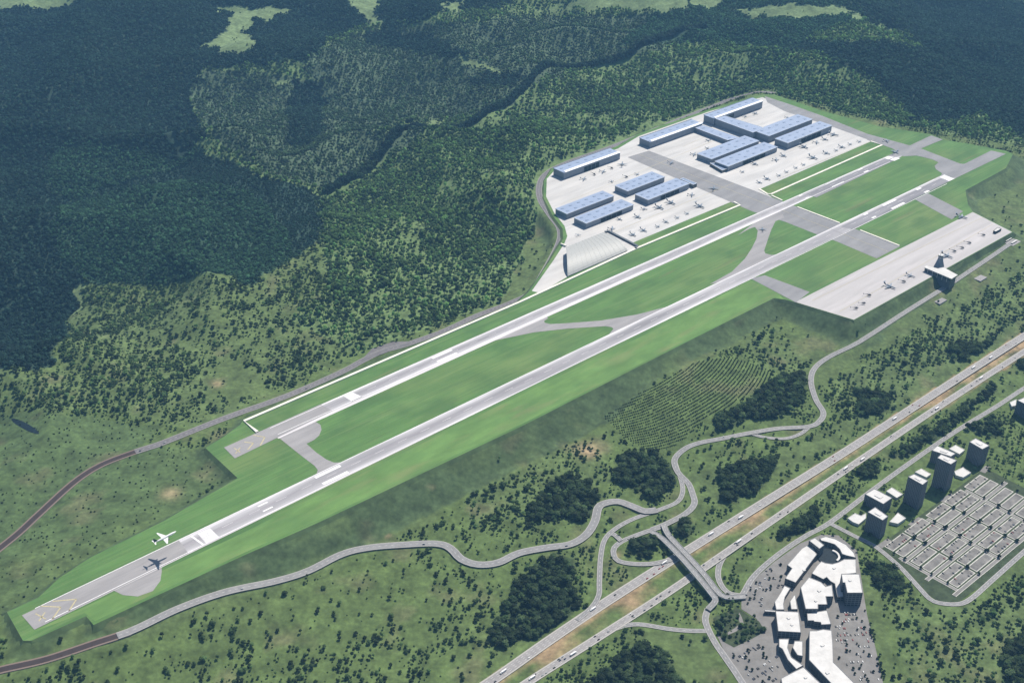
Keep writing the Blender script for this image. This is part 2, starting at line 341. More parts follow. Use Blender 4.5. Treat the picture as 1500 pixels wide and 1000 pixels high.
# second, coarse tint of yellower turf
n, b = nodes(GRASSM)
def tint(m, col, scale, lo, hi, streak=1.0, amount=1.0, detail=5):
    n, b = nodes(m); old = b.inputs['Base Color'].links[0].from_socket
    tc = n.nodes.new('ShaderNodeTexCoord'); mp = n.nodes.new('ShaderNodeMapping'); mp.inputs['Rotation'].default_value[2] = -AX
    n.links.new(tc.outputs['Object'], mp.inputs[0])
    vm = n.nodes.new('ShaderNodeVectorMath'); vm.operation = 'MULTIPLY'; vm.inputs[1].default_value = (streak, 1, 1); n.links.new(mp.outputs[0], vm.inputs[0])
    t = n.nodes.new('ShaderNodeTexNoise'); t.inputs['Scale'].default_value = scale; t.inputs['Detail'].default_value = detail; n.links.new(vm.outputs[0], t.inputs['Vector'])
    mr = n.nodes.new('ShaderNodeMapRange'); mr.inputs[1].default_value = lo; mr.inputs[2].default_value = hi; mr.inputs[3].default_value = 0; mr.inputs[4].default_value = amount
    n.links.new(t.outputs[0], mr.inputs[0])
    mx = n.nodes.new('ShaderNodeMix'); mx.data_type = 'RGBA'; n.links.new(mr.outputs[0], mx.inputs[0]); n.links.new(old, mx.inputs[6]); mx.inputs[7].default_value = (*col, 1)
    n.links.new(mx.outputs[2], b.inputs['Base Color'])
tint(GRASSM, (.165,.225,.075), .006, .48, .68, .4, .8)
tint(GRASSM, (.075,.16,.045), .02, .5, .7, .35, .6)
tint(GRASSM, (.19,.17,.09), .03, .62, .76, .12, .6)
tint(GRASSM, (.065,.135,.042), .2, .5, .6, .03, .4, 3)
tint(GRASSM, (.17,.25,.09), .11, .56, .68, .02, .5, 2)
tint(GRASSM, (.15,.20,.08), .35, .55, .7, .6, .5, 6)
tint(GRASSM, (.060,.130,.040), .011, .5, .66, .7, .6, 9)
STRIPG = pmat('mown_strip_grass', (.128,.232,.066), .95, var=.12, scale=.03, streak=.3)
tint(STRIPG, (.085,.17,.05), .02, .48, .7, .5, .65, 9); tint(STRIPG, (.20,.23,.095), .03, .52, .72, .2, .6, 7); tint(STRIPG, (.22,.18,.10), .02, .62, .78, .3, .6, 8)
ASPH = pmat('runway_concrete', (.40,.385,.39), .75, var=.14, scale=.05, streak=.06)
TAXI = pmat('taxiway_asphalt', (.25,.245,.25), .85, var=.08, scale=.03, streak=.3); tint(TAXI, (.33,.32,.32), .02, .5, .75, .5, .6)
STOP = pmat('stopway_asphalt', (.31,.295,.295), .85, var=.08, scale=.05, streak=.15)
APRON = pmat('apron_concrete', (.53,.515,.50), .7, var=.09, scale=.03, streak=.15); tint(APRON, (.62,.585,.55), .02, .5, .7, .3, .6); tint(APRON, (.40,.39,.385), .05, .58, .75, .1, .5)
PADM = pmat('pad_concrete', (.46,.435,.43), .75, var=.06, scale=.03, streak=.1); tint(PADM, (.60,.56,.56), .03, .55, .72, .15, .7)
PAINT = pmat('white_paint', (.80,.78,.78), .6, var=.06, scale=.2)
YEL = pmat('yellow_paint', (.48,.42,.25), .7, var=.12, scale=.3)
CONCW = pmat('pale_concrete', (.78,.74,.64), .7, var=.05, scale=.05)
# runway wear: bright worn edges, darker rubbered middle lane
def runway_wear(m, mid, half):
    n, b = nodes(m); old = b.inputs['Base Color'].links[0].from_socket
    tc = n.nodes.new('ShaderNodeTexCoord'); dt = n.nodes.new('ShaderNodeVectorMath'); dt.operation = 'DOT_PRODUCT'
    dt.inputs[1].default_value = (E2[0], E2[1], 0); n.links.new(tc.outputs['Object'], dt.inputs[0])
    s = n.nodes.new('ShaderNodeMath'); s.operation = 'SUBTRACT'; s.inputs[1].default_value = mid; n.links.new(dt.outputs['Value'], s.inputs[0])
    ab = n.nodes.new('ShaderNodeMath'); ab.operation = 'ABSOLUTE'; n.links.new(s.outputs[0], ab.inputs[0])
    mp = n.nodes.new('ShaderNodeMapping'); mp.inputs['Rotation'].default_value[2] = -AX; mp.inputs['Scale'].default_value = (.012, .012, .012)
    n.links.new(tc.outputs['Object'], mp.inputs[0])
    vm = n.nodes.new('ShaderNodeVectorMath'); vm.operation = 'MULTIPLY'; vm.inputs[1].default_value = (.25, 5, 1); n.links.new(mp.outputs[0], vm.inputs[0])
    ns = n.nodes.new('ShaderNodeTexNoise'); ns.inputs['Scale'].default_value = 1; ns.inputs['Detail'].default_value = 5; n.links.new(vm.outputs[0], ns.inputs['Vector'])
    nm = n.nodes.new('ShaderNodeMath'); nm.operation = 'MULTIPLY_ADD'; nm.inputs[1].default_value = half*.9; n.links.new(ns.outputs[0], nm.inputs[0]); nm.inputs[2].default_value = -half*.45
    ad = n.nodes.new('ShaderNodeMath'); ad.operation = 'ADD'; n.links.new(ab.outputs[0], ad.inputs[0]); n.links.new(nm.outputs[0], ad.inputs[1])
    cr = n.nodes.new('ShaderNodeValToRGB'); e = cr.color_ramp.elements
    e[0].position = 0; e[0].color = (.78,.76,.79,1); e[1].position = 1; e[1].color = (1.65,1.62,1.62,1)
    for p, c in ((.25,.84),(.5,.95),(.68,1.08),(.82,1.5)):
        q = e.new(p); q.color = (c, c, c*1.02, 1)
    dv = n.nodes.new('ShaderNodeMath'); dv.operation = 'DIVIDE'; dv.inputs[1].default_value = half*1.02; n.links.new(ad.outputs[0], dv.inputs[0]); n.links.new(dv.outputs[0], cr.inputs[0])
    mx = n.nodes.new('ShaderNodeMix'); mx.data_type = 'RGBA'; mx.blend_type = 'MULTIPLY'; mx.inputs[0].default_value = 1
    n.links.new(old, mx.inputs[6]); n.links.new(cr.outputs[0], mx.inputs[7]); n.links.new(mx.outputs[2], b.inputs['Base Color'])
tint(ASPH, (.20,.19,.20), .012, .52, .72, .15, .6); tint(ASPH, (.62,.60,.60), .03, .55, .7, .1, .6)
def across(px): 
    x, y = unp(px[0], px[1], .6); return float(x*E2[0]+y*E2[1])
A_MAIN = np.mean([across((41,911)), across((304,785)), across((1389,260)), across((1000,446))])
A_FAR = np.mean([across((336,663)), across((1309,229.5)), across((700,498))])
ASPH2 = ASPH.copy(); ASPH2.name = 'second_runway_concrete'
runway_wear(ASPH, A_MAIN, 23); runway_wear(ASPH2, A_FAR, 17)
# terrain
TER = pmat('terrain_ground', (.1,.1,.1), .95, var=.2, scale=.03)
n, b = nodes(TER)
at = n.nodes.new('ShaderNodeAttribute'); at.attribute_name = 'cover'
mixn = [x for x in n.nodes if x.type == 'MIX'][0]; n.links.new(at.outputs['Color'], mixn.inputs[6])
tint2 = n.nodes.new('ShaderNodeTexNoise'); tint2.inputs['Scale'].default_value = .11; tint2.inputs['Detail'].default_value = 4
tcx = n.nodes.new('ShaderNodeTexCoord'); n.links.new(tcx.outputs['Object'], tint2.inputs['Vector'])
mr2 = n.nodes.new('ShaderNodeMapRange'); mr2.inputs[1].default_value = .35; mr2.inputs[2].default_value = .7; mr2.inputs[3].default_value = .8; mr2.inputs[4].default_value = 1.25; n.links.new(tint2.outputs[0], mr2.inputs[0])
mx2 = n.nodes.new('ShaderNodeMix'); mx2.data_type = 'RGBA'; mx2.blend_type = 'MULTIPLY'; mx2.inputs[0].default_value = 1
n.links.new(mixn.outputs[2], mx2.inputs[6]); n.links.new(mr2.outputs[0], mx2.inputs[7]); n.links.new(mx2.outputs[2], b.inputs['Base Color'])
BANK = pmat('bank_turf', (.066,.102,.042), .95, var=.2, scale=.03)
# roads: pale edge strips and lane marks from the road's own UV (metres)
def roadmat(name, col, edge, width, dash=True, lanes=(0,), edgew=1.3):
    m = pmat(name, col, .85, var=.08, scale=.08); n, b = nodes(m); old = b.inputs['Base Color'].links[0].from_socket
    uv = n.nodes.new('ShaderNodeUVMap'); sp = n.nodes.new('ShaderNodeSeparateXYZ'); n.links.new(uv.outputs[0], sp.inputs[0])
    ab = n.nodes.new('ShaderNodeMath'); ab.operation = 'ABSOLUTE'; n.links.new(sp.outputs[0], ab.inputs[0])
    gt = n.nodes.new('ShaderNodeMath'); gt.operation = 'GREATER_THAN'; gt.inputs[1].default_value = width/2-edgew; n.links.new(ab.outputs[0], gt.inputs[0])
    mx = n.nodes.new('ShaderNodeMix'); mx.data_type = 'RGBA'; n.links.new(gt.outputs[0], mx.inputs[0]); n.links.new(old, mx.inputs[6]); mx.inputs[7].default_value = (*edge, 1)
    out = mx.outputs[2]
    for l in lanes:
        s = n.nodes.new('ShaderNodeMath'); s.operation = 'COMPARE'; s.inputs[1].default_value = l; s.inputs[2].default_value = .25; n.links.new(sp.outputs[0], s.inputs[0])
        md = n.nodes.new('ShaderNodeMath'); md.operation = 'PINGPONG'; md.inputs[1].default_value = 6; n.links.new(sp.outputs[1], md.inputs[0])
        g2 = n.nodes.new('ShaderNodeMath'); g2.operation = 'GREATER_THAN'; g2.inputs[1].default_value = 3.4; n.links.new(md.outputs[0], g2.inputs[0])
        mu_ = n.nodes.new('ShaderNodeMath'); mu_.operation = 'MULTIPLY'; n.links.new(s.outputs[0], mu_.inputs[0]); n.links.new(g2.outputs[0], mu_.inputs[1])
        m2 = n.nodes.new('ShaderNodeMix'); m2.data_type = 'RGBA'; n.links.new(mu_.outputs[0], m2.inputs[0]); n.links.new(out, m2.inputs[6]); m2.inputs[7].default_value = (.6,.6,.58,1); out = m2.outputs[2]
    n.links.new(out, b.inputs['Base Color']); return m
SKIRT = pmat('road_wall_concrete', (.16,.155,.14), .9, var=.15, scale=.1)
RAIL = pmat('bridge_concrete', (.42,.41,.39), .8, var=.08, scale=.2)
ROOFB = pmat('blue_grey_roof_metal', (.28,.345,.48), .5, .0, var=.05, scale=.05, spec=.5, streak=.3)
ROOFW = pmat('white_roof_membrane', (.60,.585,.565), .7, var=.07, scale=.06)
ROOFC = pmat('curved_roof_panel', (.42,.42,.40), .5, var=.06, scale=.15, streak=8)
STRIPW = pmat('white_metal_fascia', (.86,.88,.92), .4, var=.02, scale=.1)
WALLG = pmat('grey_wall_cladding', (.21,.24,.29), .6, var=.06, scale=.15)
WALLD = pmat('dark_facade', (.10,.115,.135), .5, var=.1, scale=.1)
WALLW = pmat('white_render_wall', (.55,.54,.52), .8, var=.06, scale=.15)
GLASS = pmat('dark_glass', (.035,.05,.065), .15, 0, var=.1, scale=.3, spec=.6)
SKYL = pmat('skylight_panel', (.26,.32,.43), .3, 0, var=.05, scale=.3)
DOOR_COURT = pmat('dark_door_and_court_shade', (.02,.028,.034), .9, var=.2, scale=.3)
JETW = pmat('aircraft_white', (.80,.80,.79), .35, var=.02, scale=.5, spec=.5)
JET_SHADE = pmat('aircraft_shaded_white', (.22,.26,.31), .35, var=.02, scale=.5, spec=.5)  # white bodies: shade of their near sides put into this colour
JETD = pmat('aircraft_navy', (.018,.03,.06), .35, var=.05, scale=.5, spec=.5)
JETG = pmat('aircraft_grey', (.42,.44,.47), .4, var=.04, scale=.5, spec=.5)
LOT = pmat('car_park_asphalt', (.215,.205,.195), .9, var=.10, scale=.05)
PLOT = pmat('plot_asphalt', (.20,.19,.18), .9, var=.2, scale=.06)
KERB = pmat('plot_kerb', (.50,.485,.44), .85, var=.06, scale=.2)
GREENB = pmat('plot_verge', (.05,.07,.034), .95, var=.2, scale=.08)
TYRE = pmat('black_rubber', (.02,.02,.02), .8)
CARC = {'white': pmat('car_white', (.78,.78,.77), .3, spec=.5), 'silver': pmat('car_silver', (.4,.41,.42), .3, .3), 'black': pmat('car_black', (.015,.016,.02), .3, spec=.5),
        'navy': pmat('car_navy', (.02,.035,.08), .3, spec=.5), 'red': pmat('car_red', (.28,.03,.025), .3, spec=.5)}
# tower facade: floors and window bays from real dimensions
def facade(name, wall, glass, floor=3.1, bay=3.6):
    m = pmat(name, wall, .75, var=.06, scale=.2); n, b = nodes(m); old = b.inputs['Base Color'].links[0].from_socket
    uv = n.nodes.new('ShaderNodeUVMap'); br = n.nodes.new('ShaderNodeTexBrick'); n.links.new(uv.outputs[0], br.inputs['Vector'])
    br.offset = 0; br.inputs['Scale'].default_value = 1; br.inputs['Brick Width'].default_value = bay; br.inputs['Row Height'].default_value = floor
    br.inputs['Mortar Size'].default_value = .55; br.inputs['Mortar Smooth'].default_value = .1
    mx = n.nodes.new('ShaderNodeMix'); mx.data_type = 'RGBA'; n.links.new(br.outputs['Fac'], mx.inputs[0]); mx.inputs[6].default_value = (*glass, 1); n.links.new(old, mx.inputs[7])
    n.links.new(mx.outputs[2], b.inputs['Base Color']); return m
FACT = facade('apartment_facade', (.22,.225,.235), (.05,.06,.075))
FACM = facade('mall_facade', (.22,.22,.225), (.06,.07,.085), 5, 7)

# ---------------------------------------------------------------- mesh helpers
class MB:
    def __init__(s): s.v = []; s.f = []; s.m = []; s.uv = []
    def add(s, vs, fs, mi=0, uvs=None):
        o = len(s.v); s.v += [tuple(map(float, p)) for p in vs]
        for k, f in enumerate(fs):
            s.f.append(tuple(i+o for i in f)); s.m.append(mi); s.uv.append(uvs[k] if uvs else None)
        return s
    def prism(s, poly, z0, z1, mi=0, bottom=False, top=True, flare=0):
        P = np.array(poly, float)
        if np.sum(P[:,0]*np.roll(P[:,1], -1)-np.roll(P[:,0], -1)*P[:,1]) < 0: P = P[::-1]
        n = len(P); vs = [(x, y, z0) for x, y in P]+[(x, y, z1) for x, y in P]
        fs = []; uvs = []; d = 0
        for i in range(n):
            j = (i+1) % n; L = float(np.hypot(*(P[j]-P[i])))
            fs.append((i, j, n+j, n+i)); uvs.append([(d, z0), (d+L, z0), (d+L, z1), (d, z1)]); d += L
        if top: fs.append(tuple(range(n, 2*n))); uvs.append([(x, y) for x, y in P])
        if bottom: fs.append(tuple(range(n-1, -1, -1))); uvs.append([(x, y) for x, y in P[::-1]])
        return s.add(vs, fs, mi, uvs)
    def box(s, cx, cy, cz, lx, ly, lz, rot=0, mi=0):
        c, q = math.cos(rot), math.sin(rot)
        P = [(cx+a*lx/2*c-b*ly/2*q, cy+a*lx/2*q+b*ly/2*c) for a, b in ((-1,-1),(1,-1),(1,1),(-1,1))]
        return s.prism(P, cz-lz/2, cz+lz/2, mi, True)
    def loft(s, rings, mi=0, caps=True, smooth=True):
        n = len(rings[0]); vs = [p for r in rings for p in r]; fs = []
        for i in range(len(rings)-1):
            for j in range(n): fs.append((i*n+j, i*n+(j+1) % n, (i+1)*n+(j+1) % n, (i+1)*n+j))
        if caps: fs.append(tuple(range(n-1, -1, -1))); fs.append(tuple(range((len(rings)-1)*n, len(rings)*n)))
        return s.add(vs, fs, mi)
    def build(s, name, mats, parent=None, smooth=False):
        me = bpy.data.meshes.new(name); me.from_pydata(s.v, [], s.f)
        for m in (mats if isinstance(mats, (list, tuple)) else [mats]): me.materials.append(m)
        if any(s.m): me.polygons.foreach_set('material_index', s.m)
        if any(u is not None for u in s.uv):
            ul = me.uv_layers.new(name='UVMap'); k = 0; flat = []
            for f, u in zip(s.f, s.uv):
                flat += [c for q in (u or [(0, 0)]*len(f)) for c in q]
            ul.data.foreach_set('uv', flat)
        if smooth: me.polygons.foreach_set('use_smooth', [True]*len(s.f))
        me.update(); o = bpy.data.objects.new(name, me); COL.objects.link(o)
        if parent is not None: o.parent = parent
        return o
def tag(o, label=None, cat=None, group=None, kind=None):
    if label: o['label'] = label
    if cat: o['category'] = cat
    if group: o['group'] = group
    if kind: o['kind'] = kind
    return o
def empty(name, loc, rz=0.0, label=None, cat=None, group=None):
    o = bpy.data.objects.new(name, None); COL.objects.link(o); o.location = loc; o.rotation_euler = (0, 0, rz); o.empty_display_size = 5
    return tag(o, label, cat, group)
def copy_thing(o, loc, rz, label, group=None, scale=1.0):
    c = o.copy(); COL.objects.link(c); c.location = loc; c.rotation_euler = (0, 0, rz); c.scale = (scale,)*3; c['label'] = label
    if group: c['group'] = group
    for ch in o.children:
        k = ch.copy(); COL.objects.link(k); k.parent = c
        for g in ch.children:
            q = g.copy(); COL.objects.link(q); q.parent = k
    return c
def sheet(name, px, z, mat, label=None, world=False):
    P = px if world else W0(px, z)
    P = np.array(P)
    if np.sum(P[:,0]*np.roll(P[:,1], -1)-np.roll(P[:,0], -1)*P[:,1]) < 0: P = P[::-1]
    o = MB().add([(x, y, z) for x, y in P], [tuple(range(len(P)))]).build(name, mat); return tag(o, kind='structure')
def rounded(px, k=1):
    """Chaikin corner cutting of a closed pixel outline"""
    P = [tuple(p) for p in px]
    for _ in range(k):
        P = [q for i in range(len(P)) for q in ((.75*P[i][0]+.25*P[(i+1) % len(P)][0], .75*P[i][1]+.25*P[(i+1) % len(P)][1]), (.25*P[i][0]+.75*P[(i+1) % len(P)][0], .25*P[i][1]+.75*P[(i+1) % len(P)][1]))]
    return P

# ---------------------------------------------------------------- terrain mesh
ny, nx = MX.shape
me = bpy.data.meshes.new('terrain')
me.vertices.add(nx*ny); me.vertices.foreach_set('co', np.stack([MX.ravel(), MY.ravel(), MZ.ravel()], 1).astype(np.float32).ravel())
q = (np.arange(ny-1)[:,None]*nx+np.arange(nx-1)[None,:]).ravel()
idx = np.stack([q, q+1, q+nx+1, q+nx], 1).astype(np.int32).ravel()
me.loops.add(len(idx)); me.loops.foreach_set('vertex_index', idx)
me.polygons.add(len(q)); me.polygons.foreach_set('loop_start', (np.arange(len(q))*4).astype(np.int32))
me.polygons.foreach_set('use_smooth', np.ones(len(q), bool))
ca = me.color_attributes.new('cover', 'FLOAT_COLOR', 'POINT'); ca.data.foreach_set('color', np.hstack([CV, np.ones((len(CV),1))]).astype(np.float32).ravel())
me.materials.append(TER); me.update(); me.validate()
ter = bpy.data.objects.new('terrain', me); COL.objects.link(ter); tag(ter, kind='structure')

# plateau: flat turf sheet and its bank
ZP = 0.5
P = np.array(PLAT)
if np.sum(P[:,0]*np.roll(P[:,1], -1)-np.roll(P[:,0], -1)*P[:,1]) < 0: P = P[::-1]
sheet('airfield_turf', P, ZP, GRASSM, world=True)
e = np.roll(P, -1, 0)-P; nrm = np.stack([e[:,1], -e[:,0]], 1)/np.hypot(e[:,0], e[:,1])[:,None]
vn = nrm+np.roll(nrm, 1, 0); vn /= np.maximum(np.sum(vn*nrm, 1), .35)[:,None]
PD, VD = [], []
for i in range(len(P)):                      # points every 10 m along each edge
    L = float(np.hypot(*e[i])); n_ = max(1, int(L/10)); 
    for k in range(n_):
        PD.append(P[i]+e[i]*k/n_); VD.append(vn[i] if k == 0 else nrm[i])
P, VD = np.array(PD), np.array(VD)
mb = MB(); nP = len(P); o1 = P+VD*10.0; o2 = P+VD*13.0
z1 = np.minimum(hz(o1[:,0], o1[:,1])-.15, ZP-4); z2 = hz(o2[:,0], o2[:,1])-3
vs = [(x, y, ZP-.004) for x, y in P]+[(x, y, c) for (x, y), c in zip(o1, z1)]+[(x, y, c) for (x, y), c in zip(o2, z2)]
mb.add(vs, [(i, i+nP, (i+1) % nP+nP, (i+1) % nP) for i in range(nP)]+[(i+nP, i+2*nP, (i+1) % nP+2*nP, (i+1) % nP+nP) for i in range(nP)])
tag(mb.build('embankment', BANK), kind='structure')

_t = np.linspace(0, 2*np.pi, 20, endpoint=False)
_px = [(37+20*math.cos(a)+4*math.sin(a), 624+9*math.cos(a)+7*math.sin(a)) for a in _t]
_g = ground([p[0] for p in _px], [p[1] for p in _px]); DARK_OVAL = pmat('dark_oval_ground', (.010,.016,.016), .35, var=.1, scale=.1, spec=.5)
# ---------------------------------------------------------------- airfield paving
sheet('mown_strip', [(40,928),(124,897),(139,909),(360,808),(467,761),(766.6,619.5),(1000,501),(1131,435),(1148,438),(1140,430),(1098,410),(1000,463),(700,608),(360,778),(52,922)], ZP+.05, STRIPG)
z = ZP+.10
APRON_PX = [(801,262),(800,288),(812,312),(827,331),(831,346),(827,356),(811,381),(779,426),(791,429),(830,406),(933,363),(928,355),(1070,296),(1084,301),(1108,309),(1130,288),(1112,277.5),(1275,207.7),(1293,212),(1221,186),(1149,162),(1127,147),(1117,142.5),(1040,163),(936,199.5),(905,218),(812,250)]
sheet('apron', APRON_PX, z, APRON)
sheet('apron_pad', [(1165,442.2),(1250.7,468.2),(1482.5,339.8),(1425,310.6)], z, PADM)
sheet('taxiway', [(950.4,220.8),(1318.8,360.4),(1284,378.5),(1224,353),(1193,342),(1149,324.5),(1101.6,309.6),(919,230.4)], z+.1, TAXI)
sheet('taxiway', [(1270,196),(1323,210.5),(1350,218),(1407,240),(1440,240),(1400,261),(1378,258),(1380,254),(1371,248),(1369,243),(1375,238),(1366,233.6),(1343,228),(1323,229),(1308,218),(1293,212.5),(1270,205)], z+.2, TAXI)
sheet('taxiway', [(1120,141),(1160,154),(1205,170),(1270,196),(1293,212.5),(1221,186.5),(1149,163),(1124,150)], z+.1, TAXI)
sheet('taxiway', [(1340,292),(1359,283),(1411,309.6),(1394,321.5)], z+.2, TAXI)
sheet('taxiway', [(1100,408),(1120,403),(1186,427.5),(1166,443)], z+.2, TAXI)
conn = [(355,645),(377,638),(410,642),(440,666),(461,682),(465.5,688),(462,698),(515,675),(500,677),(489,677),(478,672.5),(463,662),(449,649.5),(460,644),(467.5,637.5),(471,629),(469.5,622),(462,617),(440,606)]
sheet('taxiway', conn, z+.2, STOP)
sheet('taxiway', [(690,512),(725,498.5),(783,486.5),(833,481),(887,477.6),(896,479),(898.5,481.5),(890,492),(900,494),(1000,446),(985,447),(933,460.5),(880,469.4),(833,473),(806,474.5),(798,472.5),(797,470),(803,466),(795,458)], z+.2, STOP)
sheet('taxiway', [(1080,345),(1098,335),(1106,332.5),(1110,338),(1108,350),(1101,364),(1091,379),(1072,398),(1040,416),(1120,400),(1150,371),(1130,373.5),(1121,371),(1119.5,367),(1125,350),(1130,336),(1136,324),(1149,319),(1140,300)], z+.2, STOP)
sheet('turning_pad', [(100,893),(160,860),(166,864),(180,871),(202,873),(224,865),(235,850),(237,836),(236,818),(200,822)], z+.2, STOP)
zr = z+.32
RUN_PX = [(32,900.6),(1378,257.5),(1400,261),(50.4,921.6)]
tag(sheet('runway', RUN_PX, zr, ASPH), kind='structure')
sheet('runway', [(392,626.3),(1300,228.6),(1322,228.6),(408,642)], zr, ASPH2)
sheet('stopway', [(32,900.6),(262,790.6),(276,810),(50.4,921.6)], zr+.1, STOP)
sheet('stopway', [(328,655),(470,591.6),(487,601.5),(344,671)], zr+.1, STOP)
sheet('stopway', [(1378,257.5),(1452,220.5),(1473.5,225.5),(1400,261)], zr+.1, TAXI)
sheet('stopway', [(1300,228.6),(1364,198.5),(1381,204.5),(1322,228.6)], zr+.1, TAXI)
DARKR = pmat('dark_runway_asphalt', (.24,.23,.245), .8, var=.12, scale=.05, streak=.06)
sheet('runway', [(1232,332),(1377.5,261.5),(1392,264.8),(1250,336.3)], zr+.1, DARKR)
sheet('runway', [(1180,285),(1298,232),(1316,232.2),(1196,289)], zr+.1, DARKR)
# painted marks
zm = zr+.22
def quad(u, v, z=zm): return W0([(u, v)], z)[0]
def bar(mbx, p, q, wd, z=zm):
    p = np.array(p); q = np.array(q); d = (q-p)/np.hypot(*(q-p)); nn = np.array([-d[1], d[0]])*wd/2
    mbx.add([(*(p+nn), z), (*(p-nn), z), (*(q-nn), z), (*(q+nn), z)], [(0, 1, 2, 3)])
def stripes(px, k, mat, name='runway_marking'):
    a, b_, c, d = [np.array(quad(*p)) for p in px]      # a-b one long side, d-c the other
    mbx = MB()
    for i in range(k):
        t0 = (i+.1)/k; t1 = (i+.9)/k
        v = [a+(d-a)*t0, b_+(c-b_)*t0, b_+(c-b_)*t1, a+(d-a)*t1]
        mbx.add([(*p, zm) for p in v], [(3, 2, 1, 0)])
    return tag(mbx.build(name, mat), kind='structure')
stripes([(289.6,781.4),(307.6,773),(321,786),(301.8,795)], 10, PAINT)
stripes([(503,580),(517,574.5),(532,581.5),(516.5,588.5)], 8, PAINT)
stripes([(1376.4,259.6),(1383,255.8),(1398,261.8),(1390,265.5)], 8, PAINT)
stripes([(1294,231.5),(1301,229),(1320,232),(1311,236)], 2, PAINT)
mbx = MB()
L0 = {'main': (A_MAIN, E1), 'far': (A_FAR, E1)}
def along(px): x, y = unp(px[0], px[1], zm); return float(x*E1[0]+y*E1[1])
def mark(which, px, off, length, wd):
    s = along(px); A = L0[which][0]
    p = E1*(s-length/2)+E2*(A+off); q = E1*(s+length/2)+E2*(A+off); bar(mbx, p, q, wd)
mark('main', (280,790), 0, 5, 0.1)
for off in (-14, 14): mark('main', (487,696), off, 62, 8)
for off in (-15, 15): mark('main', (1309,299), off, 66, 8)
for off in (-14, 14): mark('main', (1351,278.5), off, 24, 8); mark('main', (1274,315.7), off, 20, 6); mark('main', (390,743), off*.7, 22, 4)
for off in (-14, 14): mark('far', (1225,269), off, 62, 7)
for off in (-12, 12): mark('far', (1264,249.5), off, 24, 7); mark('far', (1180,289), off, 16, 5); mark('far', (650,520), off*.8, 60, 7)
s0, s1 = along((325,772)), along((1370,268))
for s in np.arange(s0, s1, 60): bar(mbx, E1*s+E2*A_MAIN, E1*(s+24)+E2*A_MAIN, .6)
s0, s1 = along((540,572)), along((1290,238))
for s in np.arange(s0, s1, 60): bar(mbx, E1*s+E2*A_FAR, E1*(s+24)+E2*A_FAR, .6)
for A, hwid, a0, a1 in ((A_MAIN, 22, (60,902), (1375,265)), (A_FAR, 15.5, (400,630), (1295,234))):
    for sg in (-1, 1): bar(mbx, E1*along(a0)+E2*(A+sg*hwid), E1*along(a1)+E2*(A+sg*hwid), 1.6)
p0, p1 = quad(280,784.5), quad(297.5,797); bar(mbx, p0, p1, 4)
tag(mbx.build('runway_marking', PAINT), kind='structure')
mbx = MB()
for ch in ([(77,880),(112,877),(101,894)], [(59,887),(89,888.5),(76,907)], [(371,637),(388,640),(381,652.5)], [(358,647),(371,648.5),(363,658)]):
    for p, q in zip(ch[:-1], ch[1:]): bar(mbx, quad(*p), quad(*q), 2.6)
for p, q in (((52,898),(67,906)), ((66,896),(57,909)), ((343,656),(352,662)), ((352,655),(345,664))): bar(mbx, quad(*p), quad(*q), 2.2)
tag(mbx.build('chevron_marking', YEL), kind='structure')
mbx = MB()   # yellow taxi guide lines on the aprons
for a, b_ in (((820,300),(1060,200)), ((850,360),(1075,268)), ((1140,262),(1280,205)), ((935,226),(1300,368)), ((1190,440),(1440,318)), ((1230,456),(1455,328)), ((1000,215),(1100,170))): bar(mbx, quad(*a, z=zr), quad(*b_, z=zr), 1.0, zr)
tag(mbx.build('guide_line', YEL), kind='structure')
# pale concrete drain walls round the grass strips
def wall(px, wd, h, name, label, cat, group):
    P = [np.array(quad(*p, z=ZP)) for p in px]; mb = MB()
    left, right = [], []
    for i, p in enumerate(P):
        d = P[min(i+1, len(P)-1)]-P[max(i-1, 0)]; d = d/np.hypot(*d); nn = np.array([-d[1], d[0]]); left.append(p+nn*wd/2); right.append(p-nn*wd/2)
    o = np.mean(P, 0)
    poly = [tuple(q-o) for q in left]+[tuple(q-o) for q in right[::-1]]
    mb.prism(poly, 0, h)
    ob = mb.build(name, CONCW); ob.location = (*o, ZP+.02); return tag(ob, label, cat, group)
G = 'pale concrete walls along the airfield grass'
wall([(377,633),(357.5,617.2),(760,443.6),(933,364),(1084,301),(1075,296.5)], 6.5, 2.5, 'boundary_wall', 'long pale concrete wall bordering the far runway grass from its left end to the apron', 'wall', G)
wall([(1112,277),(1124,284.5),(1130,284.5),(1292,212.8),(1276,207.5)], 6.5, 1.6, 'boundary_wall', 'pale concrete wall edging the grass strip in front of the upper right apron', 'wall', G)
wall([(1130,286.5),(1146,294)], 5, 1.6, 'boundary_wall', 'short pale concrete wall between apron corner and far runway', 'wall', G)
wall([(1168,303.5),(1230,327)], 5, 1.6, 'boundary_wall', 'straight pale concrete wall crossing between the two runways beside the taxiway', 'wall', G)
wall([(1260,337.5),(1317,360)], 5, 1.6, 'boundary_wall', 'straight pale concrete wall between near runway and the right hand pad', 'wall', G)

